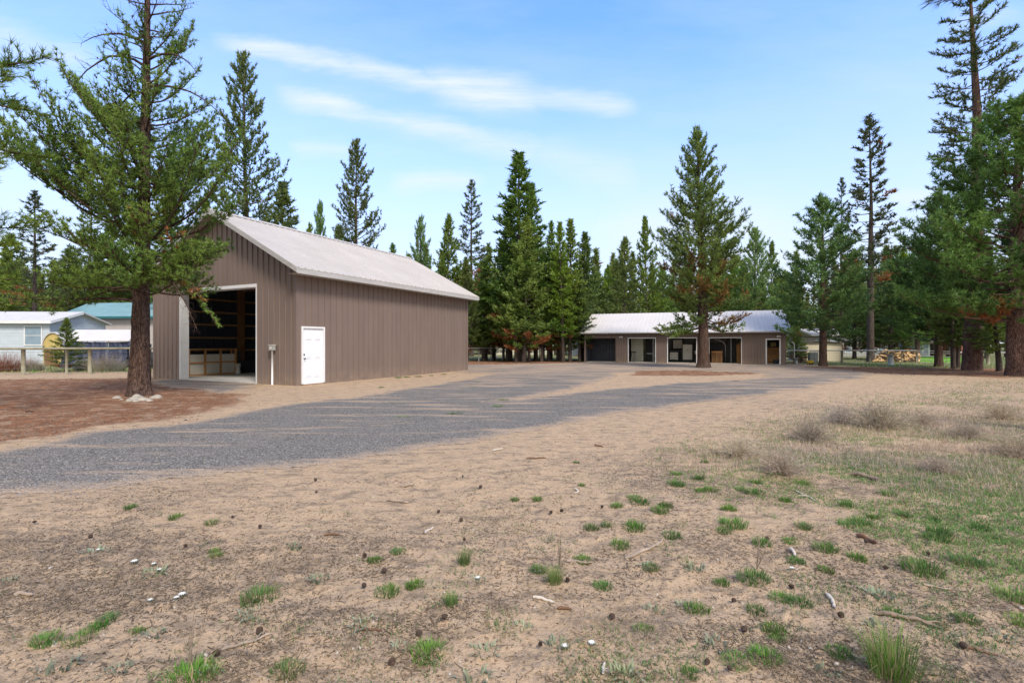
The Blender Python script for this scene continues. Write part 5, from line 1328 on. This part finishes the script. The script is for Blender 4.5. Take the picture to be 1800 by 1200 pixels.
# pine cones
cm = MB()
for k in range(6): cm.tube([(0, 0, k*.011), (0, 0, k*.011+.013)], [.024*sin((k+1.2)/7*pi)+.006, .018*sin((k+1.2)/7*pi)], 9)
cme = cm.mesh('scales', M['cone']); stem = MB().tube([(0, 0, -.012), (0, 0, .005)], .005, 5).mesh('stem', M['stickdark'])
rc = random.Random(3)
conep = [(57,924),(160,943),(407,914),(324,960),(556,846),(558,868),(459,930),(814,840),(1003,700),(773,899),(967,902),(812,912),(843,860),(815,955),(640,986),(1060,890),(990,897),(459,1108),(387,1153),(690,1172),(1350,946),(780,1096),(735,1116),(673,1013),(1245,1172),(1280,1182),(1310,1110),(1075,1082),(1000,1028),(948,1140),(640,1038),(1690,1140),(1480,1092),(1395,1035),(1290,1052),(1560,1000),(1630,975),(1520,955)]
for px, py in conep:
    x, y = gd(px, py); e = empty('pine_cone', (x, y, ground_z(x, y)+.02), 0, 'small dark pine cone lying on the sand', 'pine cone', 'pine cones scattered on the sand')
    s = rc.uniform(.38, .62); e.scale = (s, s, s); e.rotation_euler = (rc.uniform(1.2, 1.9), 0, rc.uniform(0, 6.28)); link('scales', cme, e); link('stem', stem, e)

# ---- uncountable litter and ground cover
def scatter(n, dmin, dmax, pxa, pxb, fn, rng):
    """points with density fn(x,y) in 0..1, denser in picture terms nearby"""
    inv = rng.uniform(1/dmax, 1/dmin, n); y = 1/inv; x = (rng.uniform(pxa, pxb, n)-900)/880*y
    k = rng.uniform(size=n) < fn(x, y); return x[k], y[k]
def twigs():
    rng = np.random.default_rng(5)
    def dens(x, y):
        v = np.clip((fbm(x*.55+3, y*1.3, 41, 4)-.47)*5, 0, 1)*.9+.05+.5*np.clip((fbm(x*2.3, y*2.3, 42, 3)-.5)*5, 0, 1)
        return v*(drive_d(x, y) < -.05)*np.clip(sdf(x, y, fore_poly)/1.5+.6, .25, 1)
    x, y = scatter(110000, 2.15, 15, -80, 1880, dens, rng); n = len(x)
    a = rng.uniform(0, 2*pi, n); L = rng.uniform(.006, .026, n)*(1+(rng.uniform(size=n) < .10)*rng.uniform(.8, 3.2, n)); w = rng.uniform(.0008, .0028, n)*(.6+.1*y)
    z = relief(x, y)+.003; u = np.stack([np.cos(a), np.sin(a), rng.normal(0, .22, n)], 1); s = np.stack([-np.sin(a), np.cos(a), np.zeros(n)], 1)*w[:, None]
    c = np.stack([x, y, z], 1); cu = s*rng.normal(0, 1.5, (n, 1)); up = np.array([0, 0, 1.])*(w*1.3)[:, None]
    p0 = c-u*(L/2)[:, None]; p1 = c+cu; p2 = c+u*(L/2)[:, None]
    V = np.stack([p0-s, p0+s, p0+up, p1-s, p1+s, p1+up, p2-s, p2+s, p2+up], 1).reshape(-1, 3); i = np.arange(n)*9; K = []
    for o in (0, 3):
        for q, r_ in ((0, 1), (1, 2), (2, 0)): K.append(np.stack([i+o+q, i+o+r_, i+o+3+r_, i+o+3+q], 1))
    t = rng.uniform(0, 1, n)**1.6; d = (rng.uniform(size=n) < .04)*rng.uniform(.3, .9, n)
    me = npmesh('twig_litter', V, np.concatenate(K), M['litterm'], tint=np.repeat(np.stack([t, d, t, np.ones(n)], 1), 9, 0))
    tag(link('twig_litter', me), 'fine dead twigs, bark crumbs and needles strewn over the sand', 'litter', None, 'stuff')
twigs()
def crumbs():
    rng = np.random.default_rng(15)
    x, y = scatter(26000, 2.15, 18, -80, 1880, lambda x, y: (drive_d(x, y) < 0)*(.25+.75*np.clip((fbm(x*1.2, y*1.9, 43, 4)-.42)*4, 0, 1)), rng); n = len(x)
    r_ = rng.uniform(.003, .011, n)*(1+(rng.uniform(size=n) < .06)*.9); z = relief(x, y)
    base = rng.uniform(0, 2*pi, n); V = []
    for k in range(4): a = base+k*pi/2; q = r_*rng.uniform(.6, 1.3, n); V.append(np.stack([x+q*np.cos(a), y+q*np.sin(a), z-.002], 1))
    V.append(np.stack([x+rng.normal(0, .2, n)*r_, y+rng.normal(0, .2, n)*r_, z+r_*rng.uniform(.6, 1.3, n)], 1))
    V = np.stack(V, 1).reshape(-1, 3); i = np.arange(n)*5
    K = np.concatenate([np.stack([i+k, i+(k+1) % 4, i+4], 1) for k in range(4)])
    t = rng.uniform(0, .7, n); d = (rng.uniform(size=n) < .03)*.8
    me = npmesh('soil_crumbs', V, K, M['litterm'], tint=np.repeat(np.stack([t, d, t, np.ones(n)], 1), 5, 0))
    tag(link('soil_crumbs', me), 'dark crumbs of soil and bark on the sand', 'litter', None, 'stuff')
crumbs()
def gravel():
    rng = np.random.default_rng(25)
    x, y = scatter(70000, 5.0, 20, -80, 1800, lambda x, y: np.clip(drive_d(x, y)*1.0+.4, 0, 1)**2, rng); n = len(x)
    r_ = rng.uniform(.006, .015, n); z = relief(x, y)+.003+np.clip(drive_d(x, y), 0, .5)*.03
    base = rng.uniform(0, 2*pi, n); V = []
    for k in range(4): a = base+k*pi/2; q = r_*rng.uniform(.6, 1.3, n); V.append(np.stack([x+q*np.cos(a), y+q*np.sin(a), z-.004], 1))
    V.append(np.stack([x+rng.normal(0, .3, n)*r_, y+rng.normal(0, .3, n)*r_, z+r_*rng.uniform(.35, .8, n)], 1))
    V = np.stack(V, 1).reshape(-1, 3); i = np.arange(n)*5
    K = np.concatenate([np.stack([i+k, i+(k+1) % 4, i+4], 1) for k in range(4)])
    t = rng.uniform(0, 1, n)
    m, w = material('gravel_stones'); s = w.sep(w.attr('tint').outputs['Color'])
    finish(m, w, w.mix(s[0], (.085, .078, .074), (.34, .31, .29)), 1, 0, None, 0)
    me = npmesh('gravel_stones', V, K, m, tint=np.repeat(np.stack([t, t, t, np.ones(n)], 1), 5, 0))
    tag(link('gravel_stones', me), 'loose grey gravel stones covering the driveway', 'gravel', None, 'stuff')
def litter_bits():
    rng = np.random.default_rng(45)
    def dens(x, y): return np.maximum.reduce([np.clip(sdf(x, y, p)/1.2+.5, 0, 1) for p in litter_polys])*(drive_d(x, y) < .1)*np.clip((fbm(x*.8, y*.8, 44, 4)-.40)*5, .08, 1)
    x, y = scatter(40000, 8, 34, -80, 1880, dens, rng); n = len(x)
    r_ = rng.uniform(.008, .022, n)*np.clip(y/14, .8, 2.2)*(1+(rng.uniform(size=n) < .05)*1.5); z = relief(x, y)
    base = rng.uniform(0, 2*pi, n); V = []; st = rng.uniform(1, 3, n)
    for k in range(4): a = k*pi/2; q = r_*rng.uniform(.5, 1.3, n)*(st if k % 2 else 1)*.6; V.append(np.stack([x+q*np.cos(a+base), y+q*np.sin(a+base), z-.002], 1))
    V.append(np.stack([x, y, z+r_*rng.uniform(.4, 1.1, n)], 1)); V = np.stack(V, 1).reshape(-1, 3); i = np.arange(n)*5
    K = np.concatenate([np.stack([i+k, i+(k+1) % 4, i+4], 1) for k in range(4)]); t = rng.uniform(0, 1, n)**1.5; d = (rng.uniform(size=n) < .25)*rng.uniform(.3, 1, n)
    mm = foliage('bark_and_cone_bits', (.045, .030, .024), (.17, .12, .09), (.36, .17, .08), .05)
    me = npmesh('bark_litter', V, K, mm, tint=np.repeat(np.stack([t, d, t, np.ones(n)], 1), 5, 0))
    tag(link('bark_litter', me), 'bark pieces, cones and needle clumps in the brown litter under the trees', 'litter', None, 'stuff')
litter_bits()
gravel()
def cover(name, x, y, h, w, mat, label, rng, nb=1, deadf=.1, tint=(.2, .9), lean=.6):
    x = np.repeat(x, nb)+rng.normal(0, .03, len(x)*nb); y = np.repeat(y, nb)+rng.normal(0, .03, len(y)*nb); n = len(x)
    z = relief(x, y)-.005; sc = np.clip(y/7, 1, 5); wv = w*sc**.8*rng.uniform(.6, 1.2, n); H = h*rng.uniform(.4, 1.2, n)
    a = rng.uniform(0, 2*pi, n); dh = np.stack([np.cos(a), np.sin(a), np.zeros(n)], 1)
    sd = np.stack([-np.sin(a), np.cos(a), np.zeros(n)], 1)*wv[:, None]*.5; b = np.stack([x, y, z], 1)
    mid = b+dh*(H*lean*.3)[:, None]+np.array([0, 0, 1.])*(H*.55)[:, None]; tip = b+dh*(H*lean*rng.uniform(.5, 1.3, n))[:, None]+np.array([0, 0, 1.])*H[:, None]
    V = np.stack([b-sd, b+sd, mid+sd*.7, mid-sd*.7, tip], 1).reshape(-1, 3); i = np.arange(n)*5
    K = np.concatenate([np.stack([i, i+1, i+2], 1), np.stack([i, i+2, i+3], 1), np.stack([i+3, i+2, i+4], 1)])
    t = rng.uniform(*tint, n); d = (rng.uniform(size=n) < deadf)*1.
    me = npmesh(name, V, K, mat, tint=np.repeat(np.stack([t, d, t, np.ones(n)], 1), 5, 0))
    tag(link(name, me), label, 'ground cover', None, 'stuff')
rg = np.random.default_rng(35)
wmask = lambda x, y: np.clip((sdf(x, y, weed_poly)+1)/2.5, 0, 1)
x, y = scatter(62000, 3, 26, 1100, 1900, lambda x, y: wmask(x, y)*np.clip((fbm(x*1.1, y*1.1, 71, 4)-.37)*7, 0, 1), rg)
cover('green_ground_cover', x, y, .036, .006, M['grass'], 'patches of short green grass among the weeds at right', rg, 4, .08, (.15, .9), 1.0)
x, y = scatter(60000, 4, 26, 1150, 1900, lambda x, y: wmask(x, y)*np.clip((fbm(x*.7+9, y*.9, 72, 4)-.42)*7, 0, 1)*np.clip((y-4.5)/3, 0, 1), rg)
cover('dry_weeds', x, y, .095, .004, M['weed'], 'fine dry grey weed stems standing in the patchy area at right', rg, 2, .15, (.1, 1), .7)
fg = lambda x, y: np.clip(sdf(x, y, fore_poly), 0, 1)*(.10+.9*np.clip((x+2)/5, 0, 1))*np.clip((fbm(x*2.6, y*2.6, 73, 3)-.56)*10, 0, 1)
x, y = scatter(20000, 2.2, 10, -80, 1880, fg, rg)
cover('short_grass', x, y, .03, .005, M['grass'], 'sparse tiny green sprouts across the sand', rg, 5, .1, (.1, .9), 1.1)
def farg(x, y):
    m = np.zeros(len(x))
    for p in green_polys: m = np.maximum(m, np.clip(sdf(x, y, p)/1.5+.3, 0, 1))
    return m
x, y = scatter(40000, 24, 60, -60, 1900, farg, rg)
cover('pasture_grass', x, y, .13, .010, M['grass'], 'pale green pasture grass behind the fences', rg, 1, .35, (.4, 1), .8)
straw = foliage('straw_blades', (.20, .15, .09), (.45, .35, .22), (.12, .10, .08), .15)
x, y = scatter(26000, 2.2, 14, -80, 1880, lambda x, y: (drive_d(x, y) < -.1)*np.clip((fbm(x*1.6+4, y*2.1, 75, 4)-.53)*8, 0, 1), rg)
cover('dry_grass', x, y, .022, .0022, straw, 'flat straw-coloured dead grass matted on the sand', rg, 5, .3, (0, 1), 2.6)
# reddish fallen needle clumps
x, y = scatter(36000, 8, 40, -60, 1900, lambda x, y: np.maximum.reduce([np.clip(sdf(x, y, p)/1.5+.3, 0, 1) for p in litter_polys])*np.clip((fbm(x*1.5, y*1.5, 74, 3)-.45)*6, 0, 1), rg)
nl_ = foliage('fallen_needles', (.13, .055, .03), (.33, .15, .07), (.10, .07, .05), .05)
cover('needle_litter', x, y, .02, .012, nl_, 'rust-brown fallen pine needles under the trees', rg, 1, .2, (0, 1), 2.0)

# ---------------------------------------------------------------- sky, sun, camera
w_ = bpy.data.worlds.new('World'); scene.world = w_; w_.use_nodes = True; w_.node_tree.nodes.clear(); W = N(w_.node_tree)
SUN_EL, SUN_AZ = radians(48), radians(150)      # azimuth clockwise from +Y: behind the camera, to the right
sky = W.new('ShaderNodeTexSky'); sky.sky_type = 'NISHITA'; sky.sun_disc = False; sky.sun_elevation = SUN_EL; sky.sun_rotation = SUN_AZ
sky.altitude = 1200; sky.air_density = 1.0; sky.dust_density = .6; sky.ozone_density = 2.0
tc = W.new('ShaderNodeTexCoord').outputs['Generated']; sx_ = W.sep(tc)
yy = W.m('MAXIMUM', sx_[1], .05)
cb = W.new('ShaderNodeCombineXYZ'); W.put(cb.inputs[0], W.m('DIVIDE', sx_[0], yy)); W.put(cb.inputs[1], W.m('DIVIDE', sx_[2], yy)); uv = cb.outputs[0]
wn = W.noise(W.mapv(uv, rot=(0, 0, radians(12)), scale=(1.6, 5, 1)), 2.2, 7, .62, col=True)
vs = W.new('ShaderNodeVectorMath', operation='SUBTRACT'); W.put(vs.inputs[0], wn); vs.inputs[1].default_value = (.5, .5, .5)
vm = W.new('ShaderNodeVectorMath', operation='SCALE'); W.put(vm.inputs[0], vs.outputs[0]); vm.inputs['Scale'].default_value = .085
va = W.new('ShaderNodeVectorMath', operation='ADD'); W.put(va.inputs[0], uv); W.put(va.inputs[1], vm.outputs[0]); wuv = va.outputs[0]
def streak(x0, y0, x1, y1, width, amp):
    a = ((x0-900)/880, (603-y0)/880); b = ((x1-900)/880, (603-y1)/880)
    c = ((a[0]+b[0])/2, (a[1]+b[1])/2, 0); l = math.hypot(b[0]-a[0], b[1]-a[1])/2
    v = W.mapv(wuv, c, (0, 0, math.atan2(b[1]-a[1], b[0]-a[0])), (l*1.15, width*1.15/880, 1), 'TEXTURE')
    s = W.sep(v); cc = W.new('ShaderNodeCombineXYZ'); W.put(cc.inputs[0], W.m('POWER', W.m('ABSOLUTE', s[0]), 3.0)); W.put(cc.inputs[1], s[1])
    ln = W.new('ShaderNodeVectorMath', operation='LENGTH'); W.put(ln.inputs[0], cc.outputs[0])
    return W.rng(ln.outputs['Value'], .0, 1., amp, 0, smooth=True)
tot = None
for s in ((380, 72, 660, 128, 20, .8), (560, 112, 860, 165, 26, .75), (740, 140, 960, 180, 42, .9), (880, 165, 1110, 190, 28, .7), (490, 168, 740, 222, 24, .75), (680, 205, 960, 268, 30, .75), (930, 262, 1120, 330, 40, .4),
          (690, 322, 850, 312, 24, .6), (-60, 40, 160, 115, 38, .45), (-60, 255, 60, 258, 22, .7), (1560, 348, 1660, 332, 16, .6), (510, 262, 620, 262, 26, .45), (1040, 410, 1420, 395, 70, .6),
          (1500, 430, 1800, 400, 60, .35), (1650, 40, 1800, 20, 30, .3), (1150, 470, 1500, 440, 70, .6)):
    k = streak(*s); tot = k if tot is None else W.m('MAXIMUM', tot, k)
wisp = W.rng(W.noise(W.mapv(uv, rot=(0, 0, radians(13)), scale=(1.0, 12, 1)), 3.5, 9, .68), .30, .66, .38, 1.05)
veil = W.rng(W.noise(W.mapv(uv, rot=(0, 0, radians(14)), scale=(.8, 3, 1)), 1.7, 6, .6), .40, .8, 0, .30)
fac = W.m('MINIMUM', W.m('ADD', W.m('MULTIPLY', tot, wisp), veil), .95)
hor = W.rng(sx_[2], .0, .62, .95, 0, smooth=True)
skc = W.mix(1.0, sky.outputs[0], (.95, 1.34, 1.85), 'MULTIPLY')
skc = W.mix(hor, skc, (3.1, 3.28, 3.65))
skc = W.mix(fac, skc, (3.3, 3.6, 3.85))
skc = W.mix(W.rng(sx_[1], .15, -.35, 0, .9, smooth=True), skc, (4.3, 4.15, 3.9))      # unseen cloud bank added behind the viewpoint as soft neutral frontal fill
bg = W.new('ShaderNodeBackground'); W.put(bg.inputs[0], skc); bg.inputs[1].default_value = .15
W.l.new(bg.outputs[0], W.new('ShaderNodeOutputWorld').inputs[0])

sd = bpy.data.lights.new('sun', 'SUN'); sd.energy = 2.2; sd.angle = radians(14); sd.color = (1, .92, .82)
so = bpy.data.objects.new('sun', sd); COL.objects.link(so)
from mathutils import Vector
dirv = Vector((sin(SUN_AZ)*cos(SUN_EL), cos(SUN_AZ)*cos(SUN_EL), sin(SUN_EL)))
so.rotation_euler = dirv.to_track_quat('Z', 'Y').to_euler(); so.location = (10, -10, 30)

cd = bpy.data.cameras.new('camera'); cam = bpy.data.objects.new('camera', cd); COL.objects.link(cam)
cam.location = (0, 0, CH); cam.rotation_euler = (radians(90), 0, 0); cd.sensor_width = 36; cd.lens = F/1800*36
cd.shift_y = 3/1800; cd.clip_start = .05; cd.clip_end = 6000; scene.camera = cam
scene.cycles.max_bounces = 6; scene.cycles.diffuse_bounces = 3; scene.cycles.transmission_bounces = 3
vsn = scene.view_settings; vsn.view_transform = 'Standard'; vsn.look = 'None'; vsn.exposure = .85; vsn.gamma = 1

for _o in list(COL.objects):
    if 'label' in _o and len(_o['label'].replace('-', ' ').split()) > 16: print('LONG', _o.name, _o['label'])
